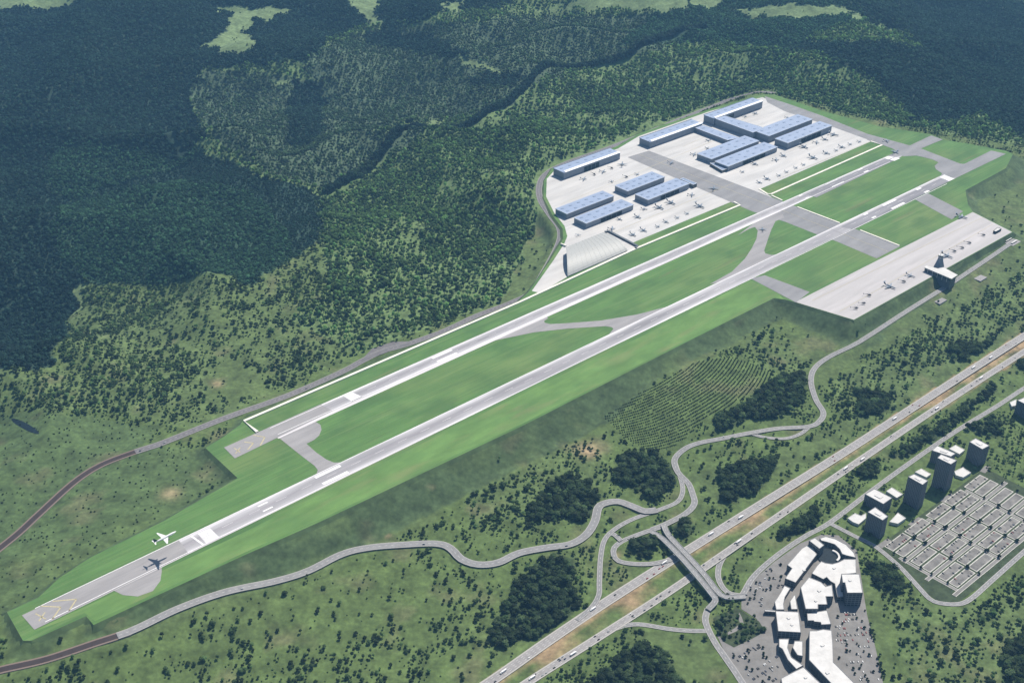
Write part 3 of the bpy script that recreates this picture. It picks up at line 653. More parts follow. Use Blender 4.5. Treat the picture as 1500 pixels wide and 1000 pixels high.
# ---------------------------------------------------------------- roads
RM = {}
def ribbon(name, c, width, skirt, mat, sk):
    c = np.array(c); d = np.gradient(c[:,:2], axis=0); d /= np.maximum(np.hypot(d[:,0], d[:,1]), 1e-6)[:,None]
    nn = np.stack([-d[:,1], d[:,0]], 1); s = np.concatenate([[0], np.cumsum(np.hypot(*np.diff(c[:,:2], axis=0).T))])
    mb = MB(); n = len(c); prof = [(-width/2-.3, -skirt), (-width/2, 0), (0, .05), (width/2, 0), (width/2+.3, -skirt)]
    vs = [(c[i,0]+nn[i,0]*a, c[i,1]+nn[i,1]*a, c[i,2]+b_) for i in range(n) for a, b_ in prof]
    k = len(prof); fs = []; ms = []; uvs = []
    for i in range(n-1):
        for j in range(k-1):
            fs.append((i*k+j, (i+1)*k+j, (i+1)*k+j+1, i*k+j+1)); ms.append(0 if j in (1, 2) else 1)
            uvs.append([(prof[j][0], s[i]), (prof[j][0], s[i+1]), (prof[j+1][0], s[i+1]), (prof[j+1][0], s[i])])
    mb.add([*vs], fs, 0, uvs); mb.m = ms
    # winding: up-facing
    mb.f = [f[::-1] for f in mb.f]; mb.uv = [u[::-1] for u in mb.uv]
    return mb.build(name, [mat, sk])
for key, r in ROADS.items():
    wkey = (r['mat'], r['w'], key == 'west')
    if wkey not in RM:
        if r['mat'] == 'motorway': RM[wkey] = roadmat('motorway_asphalt_%d' % r['w'], (.29,.275,.27), (.42,.40,.37), r['w'], True, (-3.2, 3.2) if r['w'] < 20 else (-4.5, 0, 4.5), 2.6)
        elif r['mat'] == 'dark': RM[wkey] = roadmat('dark_road_asphalt', (.05,.036,.034), (.20,.15,.125), r['w'], False, (), 3.4)  # darker brown stretches of road with wide paler edges
        elif key == 'west': RM[wkey] = roadmat('west_road_asphalt', (.165,.155,.16), (.27,.255,.245), r['w'], True, (0,), 2.0)
        else: RM[wkey] = roadmat('road_asphalt_%d' % r['w'], (.245,.24,.24), (.40,.385,.37), r['w'], True, (0,), 1.2)
    r['ob'] = tag(ribbon('motorway' if r['mat'] == 'motorway' else 'road', r['c'], r['w'], r['skirt'], RM[wkey], SKIRT), kind='structure')
# layby on the west road
x_, y_, z_ = ground([527,545,575,606,592,560], [530,511,501,500,507,519])
tag(MB().add([(a, b_, c+1.1) for a, b_, c in zip(x_, y_, z_)], [tuple(range(5, -1, -1))]).build('layby', RM[('road', 19, True)]), kind='structure')
# small platforms on the hill road
for (u, v) in ((1377,441), (1436,408)):
    x, y, z0 = ground(u, v); tag(MB().box(x, y, z0-1.0, 34, 20, 6, AX).build('road_platform', STOP), kind='structure')
# twin overpass
BRM = roadmat('bridge_asphalt', (.26,.255,.255), (.46,.45,.43), 11.5, True, (0,), 1.4)
for px, lab in ((BR_W, 'left deck of the twin motorway overpass, curving down to the mall road'), (BR_E, 'right deck of the twin motorway overpass, curving to the car park entrance')):
    a = np.array(px); x, y = unp(a[:,0], a[:,1], a[:,2]); c = catmull(np.stack([x, y, a[:,2]], 1), 8)
    o = c[len(c)//2].copy(); root = empty('overpass_bridge', (o[0], o[1], -70), 0, lab, 'bridge', 'twin motorway overpass')
    cl = c-np.array([o[0], o[1], -70.0])
    ribbon('deck', cl, 11.5, 1.6, BRM, RAIL).parent = root
    for sg in (-1, 1):
        d = np.gradient(cl[:,:2], axis=0); d /= np.hypot(d[:,0], d[:,1])[:,None]; nn = np.stack([-d[:,1], d[:,0]], 1)
        e_ = cl.copy(); e_[:,:2] += nn*sg*5.5; e_[:,2] += 1.0
        ribbon('parapet', e_, .5, 1.4, RAIL, RAIL).parent = root
    for t in (.25, .37, .48, .58):
        i = int(t*(len(cl)-1)); p = cl[i]
        MB().box(p[0], p[1], p[2]/2-1, 2.2, 7, max(p[2]-2, 1), math.atan2(*(cl[i+1]-cl[i-1])[[1,0]])).build('pier', RAIL, root)

# ---------------------------------------------------------------- buildings on the plateau
def rect_from(px, h):
    Wp = [np.array(p) for p in W0(px, ZP+h)]
    a = [p@E1 for p in Wp]; b_ = [p@E2 for p in Wp]
    return (a[0]+a[1])/2, (a[2]+a[3])/2, (b_[0]+b_[3])/2, (b_[1]+b_[2])/2
def lrect(a0, a1, b0, b1, o): return [tuple(E1*a+E2*b_-o) for a, b_ in ((a0,b0),(a0,b1),(a1,b1),(a1,b0))]
def hangar(px, h, label, cols=6, door=(.3,.75), name='hangar', cat='hangar', group='blue roofed hangars on the aprons', roofm=None, base=None, strip=False):
    a0, a1, b0, b1 = rect_from(px, h); o = E1*(a0+a1)/2+E2*(b0+b1)/2
    root = empty(name, (*o, ZP+.1), 0, label, cat, group)
    MB().prism(lrect(a0+.8, a1-.8, b0+.8, b1-.8, o), 0, h-1.2).build('wall', WALLG, root)
    if strip:
        mbr = MB()                            # roof with a raised, curved bright front fascia
        bm_ = b1-(b1-b0)*.24
        mbr.prism(lrect(a0, a1, b0, bm_, o), h-1.2, h)
        mbr.build('roof', roofm or ROOFB, root)
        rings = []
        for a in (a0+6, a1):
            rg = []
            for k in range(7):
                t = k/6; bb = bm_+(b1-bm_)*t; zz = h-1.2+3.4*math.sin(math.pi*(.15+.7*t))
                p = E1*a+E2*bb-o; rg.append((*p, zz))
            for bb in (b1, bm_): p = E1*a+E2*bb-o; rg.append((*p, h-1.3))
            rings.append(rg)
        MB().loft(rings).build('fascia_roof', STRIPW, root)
        MB().prism(lrect(a0-.3, a0+6, bm_, b1, o), h-1.2, h+.4).build('end_cap', ROOFB, root)
        MB().prism(lrect(a0-.3, a1, b0-.5, b0+.9, o), h-.5, h+1.2).build('parapet', WALLG, root)
    else:
        MB().prism(lrect(a0, a1, b0, b1, o), h-1.2, h, 0, True).build('roof', roofm or ROOFB, root)
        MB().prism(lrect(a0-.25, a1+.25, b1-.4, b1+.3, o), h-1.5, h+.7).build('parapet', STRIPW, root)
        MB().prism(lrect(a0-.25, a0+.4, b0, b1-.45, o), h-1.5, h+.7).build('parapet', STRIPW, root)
    bspan = (b0+b1)/2 if not strip else (b0+b0+(b1-b0)*.76)/2
    db = (b1-b0)*(.22 if not strip else .0)
    for k in range(cols):
        for s_ in ((-1, 1) if not strip else (0,)):
            a = a0+(a1-a0)*(k+.5)/cols; p = E1*a+E2*(bspan+s_*db)-o
            MB().box(p[0], p[1], h+.35, 9, 6, .8, AX).build('skylight', SKYL, root)
    if door:
        A, B = a0+(a1-a0)*door[0], a0+(a1-a0)*door[1]
        MB().prism(lrect(A, B, b1-.85, b1-.5, o), .05, h*.72).build('door', DOOR_COURT, root)
        nb = 4
        for i in range(nb+1):
            p = E1*(A+(B-A)*i/nb)+E2*(b1-.2)-o; MB().box(p[0], p[1], h*.36, .8, .8, h*.72, AX).build('door_post', WALLG, root)
    return root
hangar([(842.6,320),(860,327.6),(927,299.4),(908,290.4)], 17, 'blue roofed hangar nearest the arched white hangar, front row of the left apron')
hangar([(814.4,306.6),(831.8,313.8),(898.4,286.2),(881,278.5)], 17, 'blue roofed hangar beside the curving road, leftmost of the left apron', door=None)
hangar([(897.6,271),(916.8,278.6),(976.8,260.4),(957.6,252)], 18, 'blue roofed hangar at the back of the left apron, facing the long shed', door=None)
hangar([(926.6,283.3),(946,291),(1014.4,270.3),(993,262)], 18, 'blue roofed hangar of the left apron closest to the wide taxiway')
hangar([(1022.8,225.6),(1044.4,234.2),(1110.4,205.2),(1088.8,198)], 17, 'blue roofed hangar joined to the low connector block on the upper apron', door=None)
hangar([(1051.6,237.6),(1070.8,246),(1135.6,213),(1114,207)], 17, 'blue roofed hangar on the upper apron with a lower glazed annexe at its taxiway end')
hangar([(1101,190.5),(1124.8,198.6),(1193.2,175.2),(1171,168.6)], 24, 'tall blue roofed hangar behind, joined to the long dark walled link on the upper apron', door=None)
hangar([(1134.4,202.8),(1151.2,208.6),(1222,184.8),(1201,177.6)], 22, 'blue roofed hangar farthest right, front row of the upper apron')
hangar([(810.2,246),(826,253.2),(909.8,223.2),(892.4,217.5)], 23, 'long shed with a bright white front edge, lowest of the three along the forest road', 7, (.35,.62), 'long_shed', 'shed', 'long sheds along the forest edge', strip=True)
hangar([(936,202.5),(953,207.5),(1030,181),(1012.8,174.5)], 22, 'long shed with a bright white front edge, middle of the three along the forest road', 7, None, 'long_shed', 'shed', 'long sheds along the forest edge', strip=True)
hangar([(1029.6,168.5),(1046,173.2),(1119.6,148.5),(1102,143.5)], 26, 'long shed with a bright white front edge, highest and farthest along the forest road', 7, (.3,.4), 'long_shed', 'shed', 'long sheds along the forest edge', strip=True)
def block(px, h, label, name, cat, roofm=ROOFB, wallm=WALLG, sky_n=0, base=0.0, group=None, zc=ZP, par=True):
    Wp = np.array(W0(px, zc+h)); o = Wp.mean(0)
    root = empty(name, (*o, zc+base), 0, label, cat, group); L = [tuple(p-o) for p in Wp]
    MB().prism(L, 0, h-base-.6).build('wall', wallm, root)
    Q = np.array(L); cc = Q.mean(0)
    if par:
        S = np.sum(Q[:,0]*np.roll(Q[:,1], -1)-np.roll(Q[:,0], -1)*Q[:,1])
        if S < 0: Q = Q[::-1]
        e = np.roll(Q, -1, 0)-Q; nr = np.stack([-e[:,1], e[:,0]], 1)/np.maximum(np.hypot(e[:,0], e[:,1]), 1e-6)[:,None]
        v = nr+np.roll(nr, 1, 0); v /= np.maximum(np.sum(v*nr, 1), .4)[:,None]
        I = Q+v*1.0; n = len(Q); zt = h-base
        mbp = MB(); vs = [(*p, zt-.6) for p in Q]+[(*p, zt+.6) for p in Q]+[(*p, zt+.6) for p in I]+[(*p, zt) for p in I]
        fs = [(i+k*n, (i+1) % n+k*n, (i+1) % n+(k+1)*n, i+(k+1)*n) for k in range(3) for i in range(n)]
        mbp.add(vs, fs).build('parapet', wallm if roofm is ROOFW else STRIPW, root)
        MB().prism([tuple(p) for p in I], zt-.6, zt+.02).build('roof', roofm, root)
    else: MB().prism([tuple(p) for p in L], h-base-.6, h-base, 0, True).build('roof', roofm, root)
    for k in range(sky_n):
        t = (k+.5)/sky_n; p = (Q[0]*.5+Q[1]*.5)*(1-t)+(Q[2]*.5+Q[3]*.5)*t
        MB().box(p[0], p[1], h-base+.4, 8, 6, .8, AX).build('skylight', SKYL, root)
    return root
block([(1029.7,183.5),(1018.7,187.5),(1066,205.5),(1083.6,202)], 15, 'low blue roofed connector between middle shed and the upper hangars', 'connector_building', 'connector', sky_n=4)
block([(1062,169.8),(1048,174),(1103,194.2),(1119,187.2)], 25, 'tall dark walled blue roofed link between the farthest shed and the tall hangar', 'connector_building', 'connector', sky_n=5)
block([(1040,239),(1052,238.5),(1069,245.5),(1058,249.5)], 9, 'lower glazed annexe at the taxiway end of the upper front hangar', 'annexe_building', 'annexe', SKYL, GLASS)
block([(996,262),(1001,260.5),(1021,268.5),(1015.5,270.6)], 12, 'narrow lean to annexe on the hangar beside the wide taxiway', 'annexe_building', 'annexe', SKYL, GLASS)
# vehicle hut at the hangar by the taxiway and apron equipment
# arched hangar: a shell curving down to its near eave, wider in front than behind
NL, NR = [np.array([*W0([p], ZP+2.5)[0], 2.5]) for p in ((831.5,404.5),(919.5,366.5))]
FR, FL = np.array([*W0([(884,340)], ZP+15)[0], 15.0]), np.array([*W0([(829,362)], ZP+19)[0], 19.0])
o = (NL+NR+FR+FL)/4; o[2] = 0; root = empty('arched_hangar', (o[0], o[1], ZP+.1), 0, 'white barrel roofed hangar standing alone at the left end of the apron', 'hangar')
def shell_pt(q, t, dz=0.0):                  # q along the eave, t from the near eave to the back
    p = (NL*(1-q)+NR*q)*(1-t)+(FL*(1-q)+FR*q)*t-o; p[2] += 14*math.sin(math.pi*t**.8)*(1-.25*q)+dz; return tuple(p)
NT = 18
def shell_ring(q, hi, lo): return [shell_pt(q, k/NT, hi) for k in range(NT+1)]+[shell_pt(q, k/NT, lo) for k in range(NT, -1, -1)]
MB().loft([shell_ring(q, 0, -.8) for q in np.linspace(0, 1, 12)]).build('roof', ROOFC, root)
for k in range(13): 
    q = .02+.96*k/12; MB().loft([shell_ring(q-.003, .3, -.1), shell_ring(q+.003, .3, -.1)]).build('roof_rib', ROOFC, root)
for q in (.03, .97):
    def ew(qq): return [shell_pt(qq, k/NT, -.9) for k in range(NT+1)]+[(*shell_pt(qq, k/NT)[:2], 0) for k in range(NT, -1, -1)]
    MB().loft([ew(q-.004), ew(q+.004)]).build('end_wall', WALLD, root)
def bw(t): return [(*shell_pt(.04, t)[:2], 0), (*shell_pt(.96, t)[:2], 0), shell_pt(.96, t, -1), shell_pt(.04, t, -1)]
MB().loft([bw(.985), bw(.97)]).build('rear_wall', WALLG, root); MB().loft([bw(.04), bw(.05)]).build('window_band', GLASS, root)
wall([(886,341),(892,340),(934,362),(931,365)], 6, 5, 'screen_wall', 'dark grey screen wall beside the right end of the arched hangar', 'wall', None)
bpy.data.objects['screen_wall'].data.materials[0] = WALLD
wall([(821.5,358.5),(829,361.5)], 4, 5, 'screen_wall', 'small dark screen wall at the road side corner of the arched hangar', 'wall', None)

# control tower and terminal on the pad
tb = np.array(quad(1375,391.5, z=ZP)); root = empty('control_tower', (*tb, ZP+.1), AX, 'tall bluish control tower with a glazed cab beside the white roofed terminal', 'control tower')
mbx = MB(); rings = []
for zz, hw_, hd in ((0, 13, 9), (8, 10, 8), (20, 6, 6), (30, 4.4, 4.4)):
    rings.append([(a*hw_, c*hd, zz) for a, c in ((-1,-1),(1,-1),(1,1),(-1,1))])
mbx.loft(rings).build('shaft', WALLG, root)
MB().loft([[(r_*math.cos(t*math.pi/4), r_*math.sin(t*math.pi/4), zz) for t in range(8)] for zz, r_ in ((30, 5), (31.5, 7.5), (33, 7.5))]).build('balcony', WALLW, root)
MB().loft([[(r_*math.cos(t*math.pi/4), r_*math.sin(t*math.pi/4), zz) for t in range(8)] for zz, r_ in ((33, 6), (37, 7.2))]).build('cab_glazing', GLASS, root)
MB().loft([[(r_*math.cos(t*math.pi/4), r_*math.sin(t*math.pi/4), zz) for t in range(8)] for zz, r_ in ((37, 7.8), (38.2, 7.4))]).build('cab_roof', ROOFW, root)
mbx = MB(); mbx.box(-3, 0, 42, .7, .7, 8); mbx.box(-3, 0, 44, 3, .4, .4); mbx.build('antenna', WALLD, root)
H_T = 12
tpx = [(1353.5,391.3),(1357,389),(1374,393.2),(1382,391.4),(1403,402.6),(1394,408.4)]
Wp = np.array(W0(tpx, ZP+H_T)); o = Wp.mean(0); root = empty('terminal_building', (*o, -30), 0, 'dark terminal with a bright white slab roof built over the slope at the pad edge', 'terminal')
L = Wp-o
MB().prism([tuple(p*1.0) for p in L], 30.5+H_T-1.4, 30.5+H_T, 0, True).build('roof', ROOFW, root)
cc = L.mean(0); MB().prism([tuple(cc+(p-cc)*.93) for p in L], 0, 30.5+H_T-1.4).build('wall', WALLD, root)
for t in (.15, .32, .5, .68, .85):
    p = L[0]*(1-t)+L[5]*t; MB().box(p[0]*.985, p[1]*.985, 15+(H_T)/2+14, 1.2, 1.2, H_T+2, AX).build('column', WALLW, root)
MB().prism([tuple(cc+(p-cc)*.94) for p in L], 30.5+3, 30.5+8).build('window_band', GLASS, root)
# pad edge retaining wall cap and small buildings at the pad
b_ = block([(1455,338.2),(1459,339.5),(1467,335.3),(1461.5,333)], 7, 'small white roofed shed with a dark open front near the far end of the pad', 'apron_shed', 'shed', ROOFW, DOOR_COURT)
x, y, z0 = ground(1481, 354); 
for dx, lab in ((-9, 'upper of two white canopies at the end of the hill road'), (9, 'lower of two white canopies at the end of the hill road')):
    p = np.array([x, y])+E2*dx; root = empty('car_port_canopy', (*p, z0), AX, lab, 'canopy', 'white canopies by the pad')
    MB().box(0, 0, 4.2, 30, 5, .5).build('roof', ROOFW, root)
    for sx in (-13, 13):
        for sy in (-1.8, 1.8): MB().box(sx, sy, 2, .4, .4, 4).build('post', WALLD, root)
tag(MB().box(x, y, z0-.8, 44, 36, 3, AX).build('road_platform', STOP), kind='structure')

# ---------------------------------------------------------------- aircraft
def jet(name, L, span, navy_fin=True, wing_engines=False, ttail=True, bodym=None):
    bodym = bodym or JET_SHADE
    root = empty(name, (0, 0, 0)); r = L*.052 if not wing_engines else L*.05; zc = r+L*.035
    rings = []
    for t, rr, dz in ((0, .05, .25), (.05, .5, .1), (.12, .85, 0), (.2, 1, 0), (.65, 1, 0), (.8, .75, .2), (.93, .38, .5), (1, .12, .7)):
        X = L*(.5-t); rings.append([(X, r*rr*math.cos(k*math.pi/4), zc+r*dz+r*rr*math.sin(k*math.pi/4)) for k in range(8)])
    MB().loft(rings).build('fuselage', bodym, root, True)
    def surf(nm, pts, th, m):                 # pts: root LE, tip LE, tip TE, root TE in xyz
        up = [(a, b_, c+th/2) for a, b_, c in pts]; dn = [(a, b_, c-th/2) for a, b_, c in pts]
        return MB().loft([dn, up]).build(nm, m, root)
    for s in (-1, 1):
        h = span/2
        surf('wing', [(L*.10, s*r*.6, zc-r*.5), (-L*.12, s*h, zc+h*.06), (-L*.17, s*h, zc+h*.06), (-L*.13, s*r*.6, zc-r*.5)], L*.012, bodym)
        tz = zc+L*(.21 if ttail else .03)
        surf('tailplane', [(-L*.42, s*.05, tz), (-L*.5, s*span*.19, tz), (-L*.54, s*span*.19, tz), (-L*.52, s*.05, tz)], L*.01, bodym)
        if wing_engines: ex, ey, ez = L*.03, s*span*.17, zc-r*1.0
        else: ex, ey, ez = -L*.24, s*r*1.75, zc+r*.5
        MB().loft([[(ex+dx, ey+r*q*math.cos(k*math.pi/4), ez+r*q*math.sin(k*math.pi/4)) for k in range(8)] for dx, q in ((L*.05, .5), (0, .58), (-L*.06, .38))]).build('engine', JETG if not wing_engines else JETD, root)
    f = [(-L*.34, 0, zc+r*.6), (-L*.47, 0, zc+L*.21), (-L*.545, 0, zc+L*.21), (-L*.5, 0, zc+r*.6)]
    MB().loft([[(a, -L*.006, c) for a, _, c in f], [(a, L*.006, c) for a, _, c in f]]).build('tail_fin', JETD if navy_fin else bodym, root)
    if not wing_engines:
        mb = MB()
        for gx, gy in ((L*.33, 0), (-L*.06, r*1.4), (-L*.06, -r*1.4)): mb.box(gx, gy, zc*.4, L*.02, L*.015, zc*.8)
        mb.build('landing_gear', TYRE, root)
    else:
        mb = MB()
        for k in range(18):
            for s in (-1, 1): mb.box(L*.33-k*L*.036, s*r*.985, zc+r*.2, L*.016, .1, r*.22)
        mb.build('cabin_windows', GLASS, root)
    return root
def prop_plane(name, L, span):
    root = empty(name, (0, 0, 0)); r = L*.07; zc = r*1.6
    MB().loft([[(L*(.5-t), r*q*math.cos(k*math.pi/4), zc+r*q*math.sin(k*math.pi/4)+dz*r) for k in range(8)] for t, q, dz in ((0, .3, 0), (.1, .8, 0), (.35, 1.1, .2), (.6, .8, .1), (1, .15, .4))]).build('fuselage', JET_SHADE, root, True)
    MB().prism([(L*.2, -span/2), (L*.2, span/2), (L*.05, span/2), (L*.05, -span/2)], zc+r, zc+r+.25, 0, True).build('wing', JET_SHADE, root)
    MB().prism([(-L*.38, -span*.17), (-L*.38, span*.17), (-L*.5, span*.17), (-L*.5, -span*.17)], zc+r*.4, zc+r*.4+.2, 0, True).build('tailplane', JETW, root)
    f = [(-L*.32, zc+r*.3), (-L*.45, zc+L*.2), (-L*.52, zc+L*.2), (-L*.5, zc+r*.3)]
    MB().loft([[(a, -.1, c) for a, c in f], [(a, .1, c) for a, c in f]]).build('tail_fin', JETD, root)
    MB().box(L*.51, 0, zc, .12, .3, L*.24, 0).build('propeller', TYRE, root)
    mb = MB()
    for gx, gy in ((L*.3, 0), (0, r*1.6), (0, -r*1.6)): mb.box(gx, gy, zc*.4, .35, .3, zc*.8)
    mb.build('landing_gear', TYRE, root)
    return root
def heli(name, L):
    root = empty(name, (0, 0, 0)); r = L*.1
    MB().loft([[(L*(.35-t), r*q*math.cos(k*math.pi/4), r*1.5+dz*r+r*q*math.sin(k*math.pi/4)) for k in range(8)] for t, q, dz in ((0, .2, -.2), (.08, .8, 0), (.3, 1, .1), (.45, .6, .3), (.6, .22, .5), (1, .12, .7))]).build('fuselage', JETD, root, True)
    mb = MB()
    for k in range(4):
        a = k*math.pi/2+.4; mb.box(L*.1+math.cos(a)*L*.23, math.sin(a)*L*.23, r*3.1, L*.46, .35, .1, a)
    mb.box(L*.1, 0, r*2.8, .4, .4, r*.8); mb.build('rotor', TYRE, root)
    MB().box(-L*.62, 0, r*2.4, L*.06, .15, r*1.6).build('tail_fin', JETD, root)
    mb = MB()
    for s in (-1, 1): mb.box(L*.1, s*r, .2, L*.4, .2, .2); mb.box(L*.15, s*r*.8, r*.5, .2, .2, r)
    mb.build('skid', TYRE, root); return root
PROTO = {'J': jet('business_jet', 36, 33), 'M': jet('business_jet', 27, 24), 'S': jet('business_jet', 21, 19, True), 'P': prop_plane('propeller_plane', 16, 18), 'T': prop_plane('propeller_plane', 22, 25), 'H': heli('helicopter', 21)}
KINDW = {'J': ('large business jet', 'jet', 'business jets parked on the aprons'), 'M': ('medium jet', 'jet', 'business jets parked on the aprons'), 'S': ('small jet', 'jet', 'business jets parked on the aprons'),
         'P': ('small propeller plane', 'plane', 'propeller planes parked on the aprons'), 'T': ('larger propeller plane', 'plane', 'propeller planes parked on the aprons'), 'H': ('dark helicopter', 'helicopter', 'helicopters parked on the aprons')}
ORD = ['first','second','third','fourth','fifth','sixth','seventh','eighth','ninth','tenth','eleventh','twelfth','thirteenth','fourteenth','fifteenth','sixteenth']
DN = AX-math.pi/2           # nose towards the runways
ROWS = [
 ('before the lowest long shed', [('T',854.6,262.8,.6),('H',870,256,0),('T',882.8,252,.5),('H',895.4,247,.2),('J',911.6,241,2.3)]),
 ("beside the left apron's back hangar", [('P',895.4,266.4,1.2),('H',917,259.8,.3),('P',933,255.6,.2)]),
 ("along the left apron's grass strip", [('M',927.3,344.4,0),('M',943,338,.1),('P',963,332,0),('S',976,325.5,.1),('P',991.6,319,0),('P',1006,313,.1),('J',1025.4,302.8,0)]),
 ("before the left apron's front hangars", [('T',895.6,335.6,.9),('S',907.8,321.6,.1),('M',934.4,318.4,0),('S',944,306.7,.6),('J',966,304.7,0),('J',983,297.6,0),('T',1012.4,286,.8)]),
 ("along the upper apron's grass strip", [('S',1112.8,267.8,.1),('M',1124,262.5,0),('P',1140.5,257.3,.1),('P',1151.8,252,0),('P',1165.3,246,0),('P',1176.5,241.5,.1),('J',1191.5,231.8,0),('M',1211,225,.1),('P',1224.5,220.5,0),('M',1233.5,216,.1),('P',1244.8,211.5,0),('P',1258.3,207.8,.1)]),
 ("before the upper apron's front hangars", [('P',1087,252,.1),('M',1106,240.8,0),('T',1136,234.8,.8),('M',1148,228.8,0),('J',1178,216,0),('T',1195.3,209.3,.7),('M',1208.8,204.8,0),('J',1221.5,198,.3)]),
 ('on the courtyard apron behind the hangars', [('P',1091,171,.4),('M',1106.8,166.5,1.9),('P',1152.5,172.5,.3)]),
 ('at the left end of the joined upper hangar', [('T',1016,226.8,.5),('P',1035.7,217.4,.2),('S',1038,206,1.2)]),
 ('along the outer edge of the right hand pad', [('H',1253,452,.9),('H',1264,445,.9),('H',1272,433,.6),('J',1303.6,420.4,0),('H',1322.8,413,.4),('M',1334,404.4,.1),('J',1387.6,375.6,0),('H',1397,368.4,.4),('H',1408.4,363.6,.5),('H',1418.8,356.4,.5),('H',1439.5,345,.5)]),
]
NPL = {}
def put_plane(k, px, rz, label):
    x, y = unp(px[0], px[1], ZP+1.0); loc = (float(x), float(y), ZP+.62)
    if k not in NPL:
        o = PROTO[k]; o.location = loc; o.rotation_euler = (0, 0, rz); o['label'] = label; o['category'] = KINDW[k][1]; o['group'] = KINDW[k][2]; NPL[k] = 1
        return o
    return copy_thing(PROTO[k], loc, rz, label)
rr = random.Random(3)
for where, lst in ROWS:
    n_of = {}; tot = {}
    for it in lst: tot[it[0]] = tot.get(it[0], 0)+1
    for k, u, v, dr in lst:
        n_of[k] = n_of.get(k, 0)+1
        lab = (ORD[n_of[k]-1]+' ' if tot[k] > 1 else '')+KINDW[k][0]+(' from the left ' if tot[k] > 1 else ' ')+where
        put_plane(k, (u, v), DN+dr*1.0+rr.uniform(-.08, .08), lab)
put_plane('P', (846.4,345), DN+2, 'pale little propeller plane alone above the arched hangar')
put_plane('J', (1045.6,276), DN+2.2, 'large white jet taxiing on the wide cross taxiway')
put_plane('T', (982.5,239), DN+.4, 'propeller plane taxiing near the top of the wide cross taxiway')
put_plane('M', (1117,336), DN+2.35, 'white jet turning on the narrow link between the two runways')
put_plane('J', (1409,318.5), DN+.2, 'large jet rolling onto the far corner of the right hand pad')
put_plane('T', (1298,207), DN+.9, 'propeller plane rolling on the end taxiway by the grass strip')
put_plane('J', (1312,223), DN+1.6, 'large jet lined up at the far end of the second runway')
# landing airliner
ALT = 38
liner = jet('airliner', 45, 40, True, True, False, JETW)
x, y = unp(243, 788.5, ALT); liner.location = (float(x), float(y), ALT); liner.rotation_euler = (0, R(-3), AX+R(1))
tag(liner, 'white airliner with a dark tail flying low over the near runway threshold', 'airliner')

# ---------------------------------------------------------------- valley buildings: mall
sheet_z = lambda px: ground([p[0] for p in px], [p[1] for p in px])
def drape(name, px, lift, mat, step=14):
    """a sheet that follows the ground: grid cells inside the outline"""
    x, y, z0 = sheet_z(px); poly = list(zip(x, y))
    bm = bmesh.new(); f = bm.faces.new([bm.verts.new((a, b_, 0)) for a, b_ in poly])
    bmesh.ops.recalc_face_normals(bm, faces=bm.faces)
    lo, hi = np.min(poly, 0), np.max(poly, 0)
    for ax in (0, 1):
        for t in np.arange(math.floor(lo[ax]/step)*step, hi[ax], step):
            co = (t, 0, 0) if ax == 0 else (0, t, 0); no = (1, 0, 0) if ax == 0 else (0, 1, 0)
            bmesh.ops.bisect_plane(bm, geom=bm.verts[:]+bm.edges[:]+bm.faces[:], plane_co=co, plane_no=no)
    bmesh.ops.triangulate(bm, faces=bm.faces)
    vx = np.array([v.co.x for v in bm.verts]); vy = np.array([v.co.y for v in bm.verts]); vz = hz(vx, vy)
    for v, c in zip(bm.verts, vz): v.co.z = c+lift
    for f in bm.faces:
        f.normal_update()
        if f.normal.z < 0: f.normal_flip()
    me = bpy.data.meshes.new(name); bm.to_mesh(me); bm.free(); me.materials.append(mat)
    o = bpy.data.objects.new(name, me); COL.objects.link(o); return tag(o, kind='structure')
drape('car_park', MALL_PX, .7, LOT)
drape('car_park_green', [(1045,905),(1062,897),(1080,890),(1092,898),(1112,910),(1121,925),(1100,936),(1075,948),(1060,940),(1050,925)], .85, GREENB)
drape('garden_path', [(1083,897),(1087,905),(1090,915),(1078,925),(1066,930),(1066,926),(1076,920),(1084,913),(1081,903)], 1.0, LOT)
drape('dark_oval', _px, .4, DARK_OVAL, 6)  # near-black ellipse laid over the ground
ZM = float(np.median(sheet_z([(1190,850),(1200,900),(1190,950),(1230,880)])[2]))
WALLM2 = FACM
